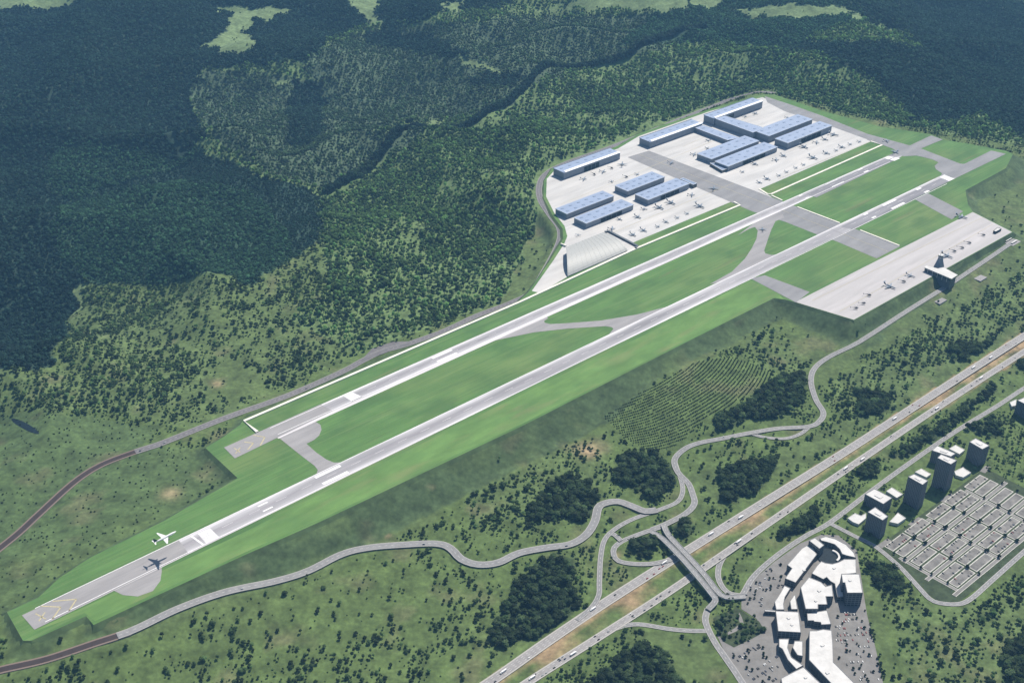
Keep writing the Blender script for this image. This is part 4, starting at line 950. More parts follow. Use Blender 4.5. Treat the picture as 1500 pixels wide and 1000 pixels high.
MALL = [
 ([(1182.4,798),(1191.5,803),(1196.7,811.6),(1165.5,853),(1150,846.7),(1160,832),(1153,827),(1174.6,802.5)], 15, 'white roofed mall wing at the upper left with a notch on its car park side'),
 ([(1185,791.4),(1194,787),(1207.5,798),(1200.6,803.5)], 24, 'small raised white box at the top of the mall beside the round court'),
 ([(1200.6,788),(1209.7,785),(1224,789),(1239.6,797),(1251,809),(1254,816.5),(1241,813.5),(1233.5,811),(1230,804),(1222.7,797),(1211,793.4),(1203,791.5)], 12, 'curved white roof ring around the dark court at the top of the mall'),
 ([(1196.7,828),(1203,821.5),(1209,824),(1219,825.5),(1228,823),(1236.5,818.5),(1254,818.5),(1254.5,839),(1233,841),(1235.7,874),(1226.6,874),(1222.7,854.5),(1216,850.6),(1211,845),(1206,848),(1189,839.5)], 10, 'wide pale roof of the mall below the round court'),
 ([(1232.4,840),(1259,840),(1264,868),(1241,868),(1237.6,853),(1234.4,853)], 33, 'tallest white box block on the right side of the mall'),
 ([(1185,844.7),(1203,852),(1209.7,858.4),(1218.8,855.8),(1220.7,873.3),(1210,873.3),(1212,885),(1198.6,885),(1198.6,891.5),(1180,891.5),(1172.6,859.7)], 20, 'large faceted white roof in the middle of the mall with a stepped lower edge'),
 ([(1182,898),(1211.6,893),(1217.7,913.7),(1203,914.6),(1202,911),(1192.5,910),(1191.7,908.5),(1183,908.5)], 13, 'lower pale mall block with saw tooth lower edge beneath the faceted roof'),
 ([(1136,894),(1170,895.5),(1173.5,926),(1139.7,924)], 20, 'square grey white mall block beside the green garden'),
 ([(1141,935),(1156,935),(1154,948),(1159.6,962),(1177,974),(1166.5,979.6),(1154,966),(1146,950),(1141,946.7)], 13, 'narrow curving white mall wing on the lower car park side'),
 ([(1164,938),(1176,938),(1176,960.5),(1168,959),(1161,948)], 13, 'half round white mall block inside the curving wing'),
 ([(1185.6,923),(1196,923),(1206,921),(1218.5,922.4),(1220,941),(1221,969),(1278,1026),(1240,1026),(1220,1003),(1185,966)], 17, 'longest white mall block stretching to the lower edge of the picture'),
 ([(1144,992.6),(1177,976),(1206,1004),(1214,1030),(1150,1030)], 16, 'white mall block cut off by the lower edge of the picture'),
 ([(1149,857),(1158,861),(1150,874),(1148,884),(1149,892.5),(1137,892.5),(1134.5,881),(1143,868)], 10, 'low curving white mall roof below the upper left wing'),
 ([(1157,880),(1164.5,870),(1168.5,892),(1159,892)], 11, 'small wedge shaped white mall roof above the square block'),
 ([(1120,892),(1137,893.5),(1137,896),(1120,895)], 7, 'thin white entrance canopy reaching left from the square mall block'),
]
for px, h, lab in MALL:
    r_ = block(px, h, lab, 'mall_building', 'mall block', ROOFW, FACM, zc=ZM, group='blocks of the white roofed mall')
# round court drum with a crescent inside
x, y = unp(1216.5, 812, ZM+8); root = empty('court_drum', (float(x), float(y), ZM), 0, 'dark round courtyard drum with a white crescent at the top of the mall', 'courtyard', 'blocks of the white roofed mall')
MB().loft([[(25*math.cos(k*math.pi/16), 25*math.sin(k*math.pi/16), zz) for k in range(32)] for zz in (0, 3)]).build('floor', DOOR_COURT, root)  # deep shade of the court put into the near-black floor colour
mbx = MB()
mbx.add([(r_*math.cos(a), r_*math.sin(a), zz) for a in [(-1.0+i*.14) for i in range(16)] for r_, zz in ((15, 3), (15, 6.5), (19, 6.5), (19, 3))],
        [(i*4+j, i*4+(j+1) % 4, (i+1)*4+(j+1) % 4, (i+1)*4+j) for i in range(15) for j in range(4)]); mbx.build('crescent_roof', ROOFW, root)
# roof plant on the bigger mall roofs
for (u, v, zz, a, b_) in ((1178,835,15,6,4),(1245,850,33,5,4),(1200,865,20,6,5),(1195,880,20,4,4),(1205,945,17,7,4),(1212,985,17,6,5),(1240,1002,17,6,5),(1155,905,20,5,5),(1160,915,20,4,4),(1222,832,10,6,4),(1180,992,16,5,4)):
    x, y = unp(u, v, ZM+zz); MBo = MB().box(0, 0, .7, a, b_, 1.4, .5).build('roof_unit', ROOFW); MBo.location = (float(x), float(y), ZM+zz)
    tag(MBo, 'pale rooftop plant box on a white mall roof', 'roof unit', 'rooftop plant boxes on the mall')

# ---------------------------------------------------------------- apartment towers
TOW = [([(1282,742.4),(1301,756),(1293,762),(1271,749.6)], 48, 'dark apartment tower nearest the mall, with two low pavilions at its foot'),
 ([(1281,715.4),(1307,729),(1294,738),(1267,723.5)], 26, 'broad low apartment block directly behind the nearest tower'),
 ([(1339,694),(1359.5,703.7),(1351.5,710),(1330,698)], 66, 'slim dark apartment tower, second from the mall'),
 ([(1378.5,665),(1402,674),(1393,680),(1373,670.4)], 72, 'tallest dark apartment tower in the middle of the row'),
 ([(1373,652.4),(1400,664),(1393,668.6),(1365,659.6)], 30, 'broad block behind the tallest apartment tower'),
 ([(1429,641.6),(1449.6,652.4),(1439,658),(1420,647)], 46, 'dark apartment tower standing at the far right end of the row'),
 ([(1490,586),(1518,600),(1536,592),(1508,579)], 38, 'apartment block cut by the right edge of the picture')]
zt = lambda u, v: float(ground([u], [v])[2][0])
for px, h, lab in TOW:
    u = np.mean([p[0] for p in px]); v = np.mean([p[1] for p in px])+h*.5; zc = zt(u, v)
    r_ = block(px, h, lab, 'apartment_tower', 'apartment tower', ROOFW, FACT, zc=zc, base=-3, group='apartment towers in a row')
    Wp = np.array(W0(px, zc+h)); o = np.array(r_.location[:2]); L = Wp-o; cc = L.mean(0)
    hh = h+3
    if sum((L[i][0]*L[(i+1) % 4][1]-L[(i+1) % 4][0]*L[i][1]) for i in range(4)) < 0: L = L[::-1]
    MB().prism([tuple(cc+(p-cc)*.35) for p in L], hh, hh+1.2).build('lift_house', ROOFW, r_)
    for k in range(1, int(h/6.2)):
        MB().prism([tuple(cc+(p-cc)*1.03) for p in L], k*6.2+2, k*6.2+2.35, 0, True).build('floor_band', WALLD, r_)
PAV = [([(1241.6,758.6),(1252.4,751.4),(1261.4,755),(1268.6,751.4),(1268.6,758.6),(1257.8,767.6),(1248.8,764)], 'notched white pavilion left of the nearest tower'),
 ([(1302.8,764),(1315.4,750.5),(1327,758.6),(1315.4,766.7)], 'white pavilion right of the nearest tower beside the car park'),
 ([(1298.3,719),(1306.4,713.6),(1322.6,723.5),(1313.6,729)], 'white pavilion behind the broad low apartment block'),
 ([(1398,690),(1411,684),(1413,686),(1422.5,692),(1411,699),(1400,695.6)], 'white pavilion with a stepped outline right of the tallest tower'),
 ([(1390,657),(1400,651.5),(1413.5,658.7),(1405.5,665)], 'white pavilion between the tallest and the far right tower'),
 ([(1349.6,686),(1364,694),(1357,699),(1340,691)], 'white pavilion directly behind the second tower'),
 ([(1479,589),(1489,584.5),(1488,594),(1482,595)], 'small white pavilion by the right edge of the picture')]
for px, lab in PAV:
    zc = zt(np.mean([p[0] for p in px]), np.mean([p[1] for p in px]))
    block(px, 6, lab, 'pavilion', 'pavilion', ROOFW, WALLW, zc=zc, base=-2, group='low white pavilions between the towers')
for px in ([(1284,799),(1300,788),(1306,792),(1292,803)], [(1330,768),(1345,757),(1352,760),(1338,771)], [(1376,733),(1392,722),(1398,726),(1384,737)], [(1435,690),(1443,682),(1452,684),(1443,693)]):
    drape('drop_off', px, .55, LOT)

# ---------------------------------------------------------------- parking estate
p00 = np.array([float(c) for c in ground(1288, 800)[:2]]); pa = np.array([float(c) for c in ground(1458, 672)[:2]]); pb = np.array([float(c) for c in ground(1405, 866)[:2]])
ua = pa-p00; la = np.hypot(*ua); ua /= la; ub = pb-p00; lb = np.hypot(*ub); ub /= lb
ESTW = [tuple(q) for q in np.array(sheet_z(EST_PX)[:2]).T]
drape('estate_ground', EST_PX, .45, GREENB)
mbk, mbp, mbr = MB(), MB(), MB()
def put(mbx, a, b0_, ra, rb, zoff, ex=0):
    T = [p00+ua*(a+sa*(ra/2+ex))+ub*(b0_+sb*(rb/2+ex)) for sa, sb in ((-1,-1),(1,-1),(1,1),(-1,1))]
    C = [p00+ua*(a+sa*ra/2)+ub*(b0_+sb*rb/2) for sa, sb in ((-1,-1),(1,-1),(1,1),(-1,1))]
    if not all(inpoly(np.array([c[0]]), np.array([c[1]]), ESTW)[0] for c in T): return False
    z_ = [float(hz(np.array([c[0]]), np.array([c[1]]))[0]) for c in C]
    mbx.add([(*c, max(z_)*.5+q*.5+zoff) for c, q in zip(C, z_)], [(0, 1, 2, 3) if np.cross(C[1]-C[0], C[2]-C[0]) > 0 else (3, 2, 1, 0)]); return True
ca_, cb_ = la/6.0, lb/6.0
SPOTS = []
for i in range(-1, 12):
    for j in range(-1, 16):
        a = (i+.5)*ca_; b_ = (j+.5)*cb_; offa = 2.0 if i % 2 == 0 else -2.0; offb = (-2.6 if j % 2 else 2.6)
        if put(mbk, a+offa, b_+offb, ca_-9, cb_-9.0, 1.05):
            put(mbp, a+offa, b_+offb, ca_-13, cb_-13.0, 1.15); SPOTS.append((a+offa, b_+offb))
# internal roads between pairs of rows / columns
for j in range(0, 17, 2):
    for t in np.arange(-60, la*2, 12): 
        if put(mbk, t, j*cb_, 12.2, 8.6, .95, 9): put(mbr, t, j*cb_, 12.2, 6.0, 1.0)
for i in range(0, 13, 2):
    for t in np.arange(-20, lb*2.6, 10):
        if put(mbk, i*ca_, t, 7.6, 10.2, .8, 9): put(mbr, i*ca_, t, 5.2, 10.2, .86)
tag(mbk.build('plot_kerbs', KERB), kind='structure'); tag(mbp.build('plot_paving', PLOT), kind='structure'); tag(mbr.build('estate_lane', LOT), kind='structure')

# ---------------------------------------------------------------- vehicles
def car_mesh(name, paint, L=4.5, W=1.85, H=1.5):
    mb = MB(); w_ = W/2
    mb.loft([[(x, -w_, .35), (x, w_, .35), (x, w_*.97, zt_), (x, -w_*.97, zt_)] for x, zt_ in ((L*.5, .7), (L*.42, .85), (L*.2, .95), (-L*.42, .98), (-L*.5, .8))], 0)
    mb.loft([[(x0, -w_*.9, .95), (x0, w_*.9, .95), (x1, w_*.75, zz), (x1, -w_*.75, zz)] for x0, x1, zz in ((L*.22, L*.08, H-.02), (-L*.36, -L*.28, H-.02))], 1)
    mb.box(-L*.1, 0, H, L*.36, W*.74, .05, 0, 0)
    for gx in (L*.3, -L*.3):
        for gy in (-w_*.9, w_*.9): mb.box(gx, gy, .3, .62, .22, .6, 0, 2)
    o = mb.build(name, [paint, GLASS, TYRE]); COL.objects.unlink(o); return o.data
def truck(name, L=14):
    root = empty(name, (0, 0, 0))
    MB().box(-1.2, 0, 2.4, L-2.8, 2.6, 2.9).build('trailer', PAINT, root); MB().box(L/2-1.1, 0, 1.75, 2.1, 2.5, 2.3).build('cab', CARC['white'], root)
    MB().box(L/2-.03, 0, 2.2, .1, 2.2, .9).build('windscreen', GLASS, root)
    for gx in (L/2-1.4, -L/2+1, -L/2+2.4, 1.5): MB().box(gx, 0, .5, 1, 2.5, 1).build('wheel', TYRE, root)
    return root
CARM = {k: car_mesh('car', m) for k, m in CARC.items()}
def put_car(k, x, y, z_, rz, label, group, s=1.0):
    o = bpy.data.objects.new('car', CARM[k]); COL.objects.link(o); o.location = (x, y, z_); o.rotation_euler = (0, 0, rz); o.scale = (s,)*3
    return tag(o, label, 'car', group)
trk = truck('lorry'); first = [True]
rc = random.Random(11)
def on_road(key, u, off, kind, label, group):
    c = ROADS[key]['c']; pu, pv = proj(c[:,0], c[:,1], c[:,2]); i = int(np.argmin(abs(pu-u))); i = min(max(i, 1), len(c)-2)
    d = c[i+1]-c[i-1]; a = math.atan2(d[1], d[0]); p = c[i]+np.array([-d[1], d[0], 0])/np.hypot(d[0], d[1])*off
    if off > 0: a += math.pi
    if kind == 'lorry':
        o = trk if first[0] else copy_thing(trk, (0, 0, 0), 0, label); first[0] = False
        o.location = (p[0], p[1], p[2]+.06); o.rotation_euler = (0, 0, a); tag(o, label, 'lorry', group)
    else: put_car(kind, p[0], p[1], p[2]+.06, a, label, group, 1.12)
LN = ['leftmost', 'second', 'third', 'fourth', 'fifth', 'sixth', 'seventh', 'eighth', 'ninth', 'tenth']
for i, (u, off) in enumerate([(739,1),(868,2),(975,3),(1041,2),(1086,-2),(1312,1),(1427,1),(1450,-2)]): on_road('hwy_north', u, off, 'lorry', 'white lorry on the far carriageway of the motorway, number %s from the left' % LN[i].replace('leftmost', 'one'), 'lorries on the motorway')
for i, (u, off) in enumerate([(783,2),(837,-2),(1084,3),(1238,2),(1262,-3),(1370,-2),(1437,2)]): on_road('hwy_south', u, off, 'lorry', 'white lorry on the near carriageway of the motorway, number %s from the left' % LN[i].replace('leftmost', 'one'), 'lorries on the motorway')
for i in range(18): on_road('hwy_north', rc.uniform(720, 1490), rc.choice((-6, -2, 2, 6)), rc.choice(('white', 'white', 'silver', 'black', 'red')), 'car driving on the far carriageway of the motorway', 'cars on the far carriageway')
for i in range(46): on_road('hwy_south', rc.uniform(775, 1495), rc.choice((-5, -1.5, 1.5, 5)), rc.choice(('black', 'black', 'navy', 'silver', 'white')), 'car in dense traffic on the near carriageway of the motorway', 'cars on the near carriageway')
def lot_rows(poly, du, dv, keep, label, group, kinds):
    x, y, z_ = sheet_z(poly); P_ = list(zip(x, y)); lo, hi = np.min(P_, 0), np.max(P_, 0); c0 = (lo+hi)/2
    R_ = float(np.hypot(*(hi-lo)))/2; d = np.array([math.cos(du), math.sin(du)]); q = np.array([-d[1], d[0]]); n = 0
    for b_ in np.arange(-R_, R_, dv):
        for k_, off in ((0, -2.6), (1, 2.6)):
            for a in np.arange(-R_, R_, 2.7):
                p = c0+d*a+q*(b_+off)
                if not inpoly(np.array([p[0]]), np.array([p[1]]), P_)[0]: continue
                if vnoise(np.array([p[0]]), np.array([p[1]]), 14, 77, 2)[0] < .47 or rc.random() > keep: continue
                k = rc.choice(kinds)
                put_car(k, p[0], p[1], float(hz(np.array([p[0]]), np.array([p[1]]))[0])+.75, du+math.pi/2, label, group); n += 1
    return n
N1 = lot_rows([(1092,868),(1118,838),(1142,826),(1150,835),(1142,850),(1150,858),(1132,880),(1130,890),(1095,885)], AX+.35, 17, .30, 'car parked in the upper car park left of the mall', 'cars in the upper mall car park', ('black', 'silver', 'white', 'navy'))
N2 = lot_rows([(1072,958),(1110,940),(1135,945),(1142,975),(1140,1000),(1100,1000)], AX-.1, 17, .42, 'car parked in the lower car park between garden and mall', 'cars in the lower mall car park', ('black', 'black', 'white', 'silver', 'navy'))
N3 = lot_rows([(1222,900),(1262,892),(1272,935),(1284,975),(1288,1000),(1262,1000),(1226,965)], R(3), 17, .34, 'car parked in the long car park right of the mall', 'cars in the right mall car park', ('black', 'black', 'silver', 'white', 'red'))
n4 = 0
for (a, b_) in SPOTS:
    m = rc.choice((0, 1, 3, 5, 7, 9))
    for k in range(m):
        if n4 > 150: break
        p = p00+ua*(a+rc.uniform(-.5, .5)*(ca_-16))+ub*(b_+rc.choice((-.5, .5))*(cb_-16))
        put_car(rc.choice(('black', 'black', 'navy', 'black', 'black', 'red')), p[0], p[1], float(hz(p[0:1], p[1:2])[0])+1.25, math.atan2(ub[1], ub[0]), 'car parked on one of the kerbed plots beside the apartment towers', 'cars on the kerbed plots', 1.1); n4 += 1
for key, us in (('west', (120, 240, 450)), ('valley', (350, 620, 830)), ('hill', (1060, 1300, 1420))):
    for u in us: on_road(key, u, -3.5, rc.choice(('white', 'silver', 'navy')), 'car driving on the %s road around the airfield' % {'west': 'dark left hand', 'valley': 'winding near side', 'hill': 'right hand hillside'}[key], 'cars on the %s road' % key)

# ---------------------------------------------------------------- trees
def blob(mb, c, r, seed, sub=1, mi=0, sq=1.0):
    bm = bmesh.new(); bmesh.ops.create_icosphere(bm, subdivisions=sub, radius=1)
    rg = random.Random(seed); vs = []
    for v in bm.verts:
        k = r*(1+rg.uniform(-.22, .22)); vs.append((c[0]+v.co.x*k, c[1]+v.co.y*k, c[2]+v.co.z*k*sq))
    bm.verts.index_update(); fs = [tuple(x.index for x in f.verts) for f in bm.faces]; bm.free(); mb.add(vs, fs, mi)
def tree_data(name, kind, seed, leafm, barkm):
    rg = random.Random(seed); mb = MB()
    if kind == 'round': H, spread, n, r0 = 1.0, .30, 7, .27
    elif kind == 'tall': H, spread, n, r0 = 1.25, .18, 7, .22
    elif kind == 'wide': H, spread, n, r0 = .85, .38, 9, .25
    else: H, spread, n, r0 = .55, .22, 4, .26
    base = .35*H if kind != 'bush' else .12
    rings = [[(rr_*math.cos(k*math.pi/3), rr_*math.sin(k*math.pi/3), zz) for k in range(6)] for zz, rr_ in ((-.15, .06), (.1, .042), (base+.25*H, .02))]
    mb.loft(rings, 1)
    for k in range(n):
        a = k*2.4+rg.uniform(-.4, .4); q = spread*math.sqrt((k+.4)/n); zz = base+(H-base-.18)*(1-(k/n)*.75)+rg.uniform(-.05, .05)
        if k: mb.loft([[(math.cos(a)*q*t+s_*math.cos(a+j*2.1), math.sin(a)*q*t+s_*math.sin(a+j*2.1), base*.75+(zz-base*.75)*t) for j in range(3)] for t, s_ in ((0, .016), (1, .006))], 1)
        blob(mb, (math.cos(a)*q, math.sin(a)*q, zz), r0*rg.uniform(.62, 1.05), seed*31+k, 1, 0, .85)
        # ragged twigs of leaves: small faces standing off the clump
        for t in range(9):
            th, ph = rg.uniform(0, 6.28), rg.uniform(-.3, 1.4); rr_ = r0*rg.uniform(.9, 1.22); s_ = r0*.24
            c = Vector((math.cos(a)*q+rr_*math.cos(ph)*math.cos(th), math.sin(a)*q+rr_*math.cos(ph)*math.sin(th), zz+rr_*math.sin(ph)*.85))
            u_ = Vector((rg.uniform(-1, 1), rg.uniform(-1, 1), rg.uniform(-1, 1))).normalized()*s_; w_ = u_.orthogonal().normalized()*s_*.8
            mb.add([c-u_, c+w_, c+u_, c-w_], [(0, 1, 2, 3)], 0)
    o = mb.build(name, [leafm, barkm]); COL.objects.unlink(o); return o
BARK = pmat('tree_bark', (.07,.055,.04), .9, scale=2)
def leafmat(name, col=None):
    m = bpy.data.materials.new(name); m.use_nodes = True; n, b = nodes(m); b.inputs['Roughness'].default_value = .75; b.inputs['Specular IOR Level'].default_value = .25
    oi = n.nodes.new('ShaderNodeObjectInfo'); mr = n.nodes.new('ShaderNodeMapRange'); mr.inputs[3].default_value = .5; mr.inputs[4].default_value = 1.6; n.links.new(oi.outputs['Random'], mr.inputs[0])
    mx = n.nodes.new('ShaderNodeMix'); mx.data_type = 'RGBA'; mx.blend_type = 'MULTIPLY'; mx.inputs[0].default_value = 1; n.links.new(mr.outputs[0], mx.inputs[7])
    if col is None:
        at = n.nodes.new('ShaderNodeAttribute'); at.attribute_type = 'INSTANCER'; at.attribute_name = 'tcol'; n.links.new(at.outputs['Color'], mx.inputs[6])
    else: mx.inputs[6].default_value = (*col, 1)
    tx = n.nodes.new('ShaderNodeTexCoord'); ns = n.nodes.new('ShaderNodeTexNoise'); ns.inputs['Scale'].default_value = 5; n.links.new(tx.outputs['Object'], ns.inputs['Vector'])
    m2 = n.nodes.new('ShaderNodeMapRange'); m2.inputs[1].default_value = .35; m2.inputs[2].default_value = .65; m2.inputs[3].default_value = .75; m2.inputs[4].default_value = 1.25; n.links.new(ns.outputs[0], m2.inputs[0])
    mz = n.nodes.new('ShaderNodeMix'); mz.data_type = 'RGBA'; mz.blend_type = 'MULTIPLY'; mz.inputs[0].default_value = 1; n.links.new(mx.outputs[2], mz.inputs[6]); n.links.new(m2.outputs[0], mz.inputs[7])
    n.links.new(mz.outputs[2], b.inputs['Base Color'])
    tl = n.nodes.new('ShaderNodeBsdfTranslucent'); ms = n.nodes.new('ShaderNodeMixShader'); ms.inputs[0].default_value = .56
    hs_ = n.nodes.new('ShaderNodeMix'); hs_.data_type = 'RGBA'; hs_.blend_type = 'MULTIPLY'; hs_.inputs[0].default_value = 1; n.links.new(mz.outputs[2], hs_.inputs[6]); hs_.inputs[7].default_value = (1.5, 1.55, .9, 1)
    n.links.new(hs_.outputs[2], tl.inputs[0]); n.links.new(b.outputs[0], ms.inputs[1]); n.links.new(tl.outputs[0], ms.inputs[2])
    n.links.new(ms.outputs[0], [x for x in n.nodes if x.type == 'OUTPUT_MATERIAL'][0].inputs['Surface']); return m
LEAF_I = leafmat('forest_leaves')
SRC = [tree_data('tree_source', k, s, LEAF_I, BARK) for k, s in (('round', 1), ('round', 2), ('tall', 3), ('tall', 4), ('wide', 5), ('bush', 6), ('bush', 7))]
# candidates on a jittered lattice over the visible land
sp = 7.6
gx = np.arange(-2650, 2650, sp); gy = np.arange(1180, 6050, sp)
cx, cy = np.meshgrid(gx, gy); cx = cx.ravel(); cy = cy.ravel()
rs = np.random.RandomState(5); cx = cx+rs.uniform(-.42, .42, cx.size)*sp; cy = cy+rs.uniform(-.42, .42, cy.size)*sp
cz = hz(cx, cy); cu, cv = proj(cx, cy, cz)
k = (cu > -110) & (cu < 1610) & (cv > -60) & (cv < 1080); cx, cy, cz, cu, cv = [a[k] for a in (cx, cy, cz, cu, cv)]
rd = samp(RD, cx, cy); pin = inpoly(cx, cy, PLAT); pd = distpoly(cx, cy, PLAT)
k = ~pin & (rd > 4.5) & (pd > 9); cx, cy, cz, cu, cv, rd, pd = [a[k] for a in (cx, cy, cz, cu, cv, rd, pd)]
zone, _, _ = cover_of(cx, cy, cz)
clump = vnoise(cx, cy, 42, 11, 3); big = vnoise(cx, cy, 170, 23, 3); rnd = rs.uniform(0, 1, cx.size)
nearside = (cv > 0.0) & (cy < 1e9)
bankm = (-cz > pd*.48) & (pd < 85) & (cz < -3)
prob = np.zeros(cx.size)
cl = np.clip((clump*.5+big*.5-.45)*9, 0, 1)
prob[zone == 0] = (.08+.6*cl)[zone == 0]
prob[zone == 1] = .75; prob[zone == 2] = .85; prob[zone == 10] = .85
prob[zone == 3] = .5; prob[zone == 4] = .004; prob[zone == 5] = .62
prob[zone == 6] = (.09+.10*clump)[zone == 6]; prob[zone == 7] = (.26+.5*cl)[zone == 7]; prob[zone == 8] = (.01+.03*cl)[zone == 8]
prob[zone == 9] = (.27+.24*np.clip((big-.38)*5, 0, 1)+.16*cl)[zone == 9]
# gap through the far wood: tall dark trees added to throw shade across it
shaded_gap = W0([(600,174),(650,179),(700,170),(740,155),(780,128),(810,108),(860,100),(920,92),(980,75),(1030,60)], -50)
cdk = distpoly(cx, cy, shaded_gap, False)
shaded_gap2 = W0([(478,277),(520,258),(560,232),(600,207),(625,192)], -60); cd2 = distpoly(cx, cy, shaded_gap2, False); cdk = np.minimum(cdk, cd2)
cnear = np.minimum(distpoly(cx, cy-26, shaded_gap, False), distpoly(cx, cy-26, shaded_gap2, False)); edge = (cdk < 11); prob[cnear < 0] = 0
prob[(np.minimum(distpoly(cx, cy+24, shaded_gap, False), distpoly(cx, cy+24, shaded_gap2, False)) < 15) & ~edge] = 0
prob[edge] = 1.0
ridge2 = W0([(150,185),(190,192),(240,212),(270,232)], -60); prob[distpoly(cx, cy, ridge2, False) < 12] *= .1
near_plat = (pd < 34) & (zone == 9); prob[near_plat] *= .25
prob[bankm & (zone != 5)] *= .02
prob[(rd < 12)] *= .35
for P_ in (MALL_PX, EST_PX): prob[inpoly(cu, cv, P_)] = 0
gp = [(1045,905),(1062,897),(1080,890),(1092,898),(1112,910),(1121,925),(1100,936),(1075,948),(1060,940),(1050,925)]
ing = inpoly(cu, cv, gp); prob[ing] = .5; zone[ing] = 7
tw = inpoly(cu, cv, TOW_PX); prob[tw] = (.25*cl)[tw]
for px, h, _ in TOW:
    m = inpoly(cu, cv, [(px[0][0]-4, px[0][1]+h*.42), (px[1][0]+4, px[1][1]+h*.55), (px[2][0]+2, px[2][1]+h*.62), (px[3][0]-4, px[3][1]+h*.55)]); prob[m] = 0
for px, _ in PAV: prob[inpoly(cu, cv, [(np.mean([q[0] for q in px])+(p[0]-np.mean([q[0] for q in px]))*1.5, 4+np.mean([q[1] for q in px])+(p[1]-np.mean([q[1] for q in px]))*1.5) for p in px])] = 0
# median and motorway verges stay open
dn = distpoly(cx, cy, [tuple(p[:2]) for p in hn], False); ds_ = distpoly(cx, cy, [tuple(p[:2]) for p in hs], False); prob[dn+ds_ < 66] = 0
orch = inpoly(cu, cv, ORCH_PX); prob[orch] = 0
k = rnd < prob; cx, cy, cz, cu, cv, zone, clump, big, rd, edge = [a[k] for a in (cx, cy, cz, cu, cv, zone, clump, big, rd, edge)]
N = cx.size
size = np.select([zone == 1, zone == 2, zone == 3, zone == 5, zone == 6, zone == 7, zone == 9], [10.5, 9.0, 10.5, 13.5, 3.8, 8.5, 12.5], 7.0)*rs.uniform(.68, 1.3, N)
small = ((zone == 0) | (zone == 7)) & (rs.uniform(0, 1, N) < .45); size[small] *= .55
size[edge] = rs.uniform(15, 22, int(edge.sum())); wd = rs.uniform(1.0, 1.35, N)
wd[np.isin(zone, (3, 9))] *= .86
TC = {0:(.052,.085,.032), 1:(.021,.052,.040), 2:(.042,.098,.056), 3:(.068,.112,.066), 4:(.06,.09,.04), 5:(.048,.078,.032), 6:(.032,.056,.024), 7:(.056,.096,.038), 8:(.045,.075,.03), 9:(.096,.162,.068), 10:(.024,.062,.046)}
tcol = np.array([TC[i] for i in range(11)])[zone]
tcol[edge] = (.014,.036,.028)  # added row near black, with shade put into its leaf colour
lt = np.clip((big-.45)*4, 0, 1)[:,None]*np.isin(zone, (0, 7, 9))[:,None]; tcol = tcol*(1-.45*lt)+np.array((.085,.140,.050))*.45*lt
pale = (rs.uniform(0, 1, N) < .30) & np.isin(zone, (0, 1, 2, 3, 5, 7, 9)); tcol[pale] = tcol[pale]*1.7+.008
vi = np.where(zone == 6, rs.randint(5, 7, N), np.where(small, rs.randint(5, 7, N), np.where(np.isin(zone, (1, 2, 10)), rs.randint(0, 5, N), np.where(zone == 5, rs.choice([0, 1, 4], N), np.where(np.isin(zone, (3, 9)), rs.choice([0, 2, 3, 2, 3], N), rs.randint(0, 5, N))))))
rot = rs.uniform(0, 6.28, N)
# the 300 nearest full trees are objects of their own
dist = np.sqrt(cx**2+cy**2+(CAMZ-cz)**2)
vis = (cu > 2) & (cu < 1498) & (cv > 2) & (cv < 996) & (vi < 5)
order = np.argsort(np.where(vis, -(size/dist), 1e9))[:300]
def tree_place(u, v, z_):
    if inpoly(np.array([u]), np.array([v]), gp)[0]: return ('green broadleaf tree in the garden between the mall and the overpass', 'trees in the mall garden')
    if z_ == 5:
        names = [(813, 735, 'dense grove above the bend of the near side road', 'grove above the near road'), (940, 695, 'dense grove below the planted rows', 'grove below the planted rows'), (785, 885, 'largest dense grove beside the motorway', 'largest grove by the motorway'), (940, 985, 'dense grove at the lower edge of the picture', 'grove at the lower edge'),
                 (1095, 700, 'dense grove between hill road and motorway', 'grove between hill road and motorway'), (1115, 590, 'dense grove above the lay by of the hill road', 'grove above the lay by'), (1280, 595, 'small dense grove right of the hill road', 'small grove right of the hill road'), (1425, 515, 'dense grove by the motorway near the right edge', 'grove near the right edge'),
                 (1170, 765, 'tree line between motorway and mall', 'tree line by the mall'), (1390, 615, 'tree line between motorway and apartment towers', 'tree line by the towers'), (1300, 850, 'clump between mall and kerbed plots', 'clump by the plots'), (938, 803, 'cluster inside the looping ramp', 'cluster inside the ramp loop'), (998, 775, 'clump beside the overpass end', 'clump by the overpass'), (1500, 980, 'clump in the lower right corner', 'clump in the lower right corner')]
        n_ = min(names, key=lambda t: (t[0]-u)**2+(t[1]-v)**2); return ('dark broadleaf tree standing in the '+n_[2], 'trees of the '+n_[3])
    if z_ in (1, 2): return ('dark tree at the near edge of the dark wood on the left', 'trees of the dark left wood')
    if v > 760 and u < 900: return ('tree scattered on the rough slope below the near side road', 'trees below the near side road')
    if u > 1200 and v > 820: return ('tree in the rough thicket in the lower right corner', 'trees in the lower right thicket')
    if u > 1030 and v > 640: return ('scattered tree on the grass beside the motorway', 'trees beside the motorway')
    if u > 1000: return ('tree on the rough slope below the right hand pad', 'trees below the right hand pad')
    if u > 480: return ('tree scattered between the near runway bank and the winding road', 'trees between bank and road')
    return ('tree scattered on the rough hillside left of the airfield', 'trees on the left hillside')
LCOL = {}
def near_leaf(c):
    key = tuple(np.round(np.array(c)/.015).astype(int))
    if key not in LCOL: LCOL[key] = leafmat('tree_leaves_%d' % len(LCOL), tuple(np.array(key)*.015+.003))
    return LCOL[key]
MESHV = {}
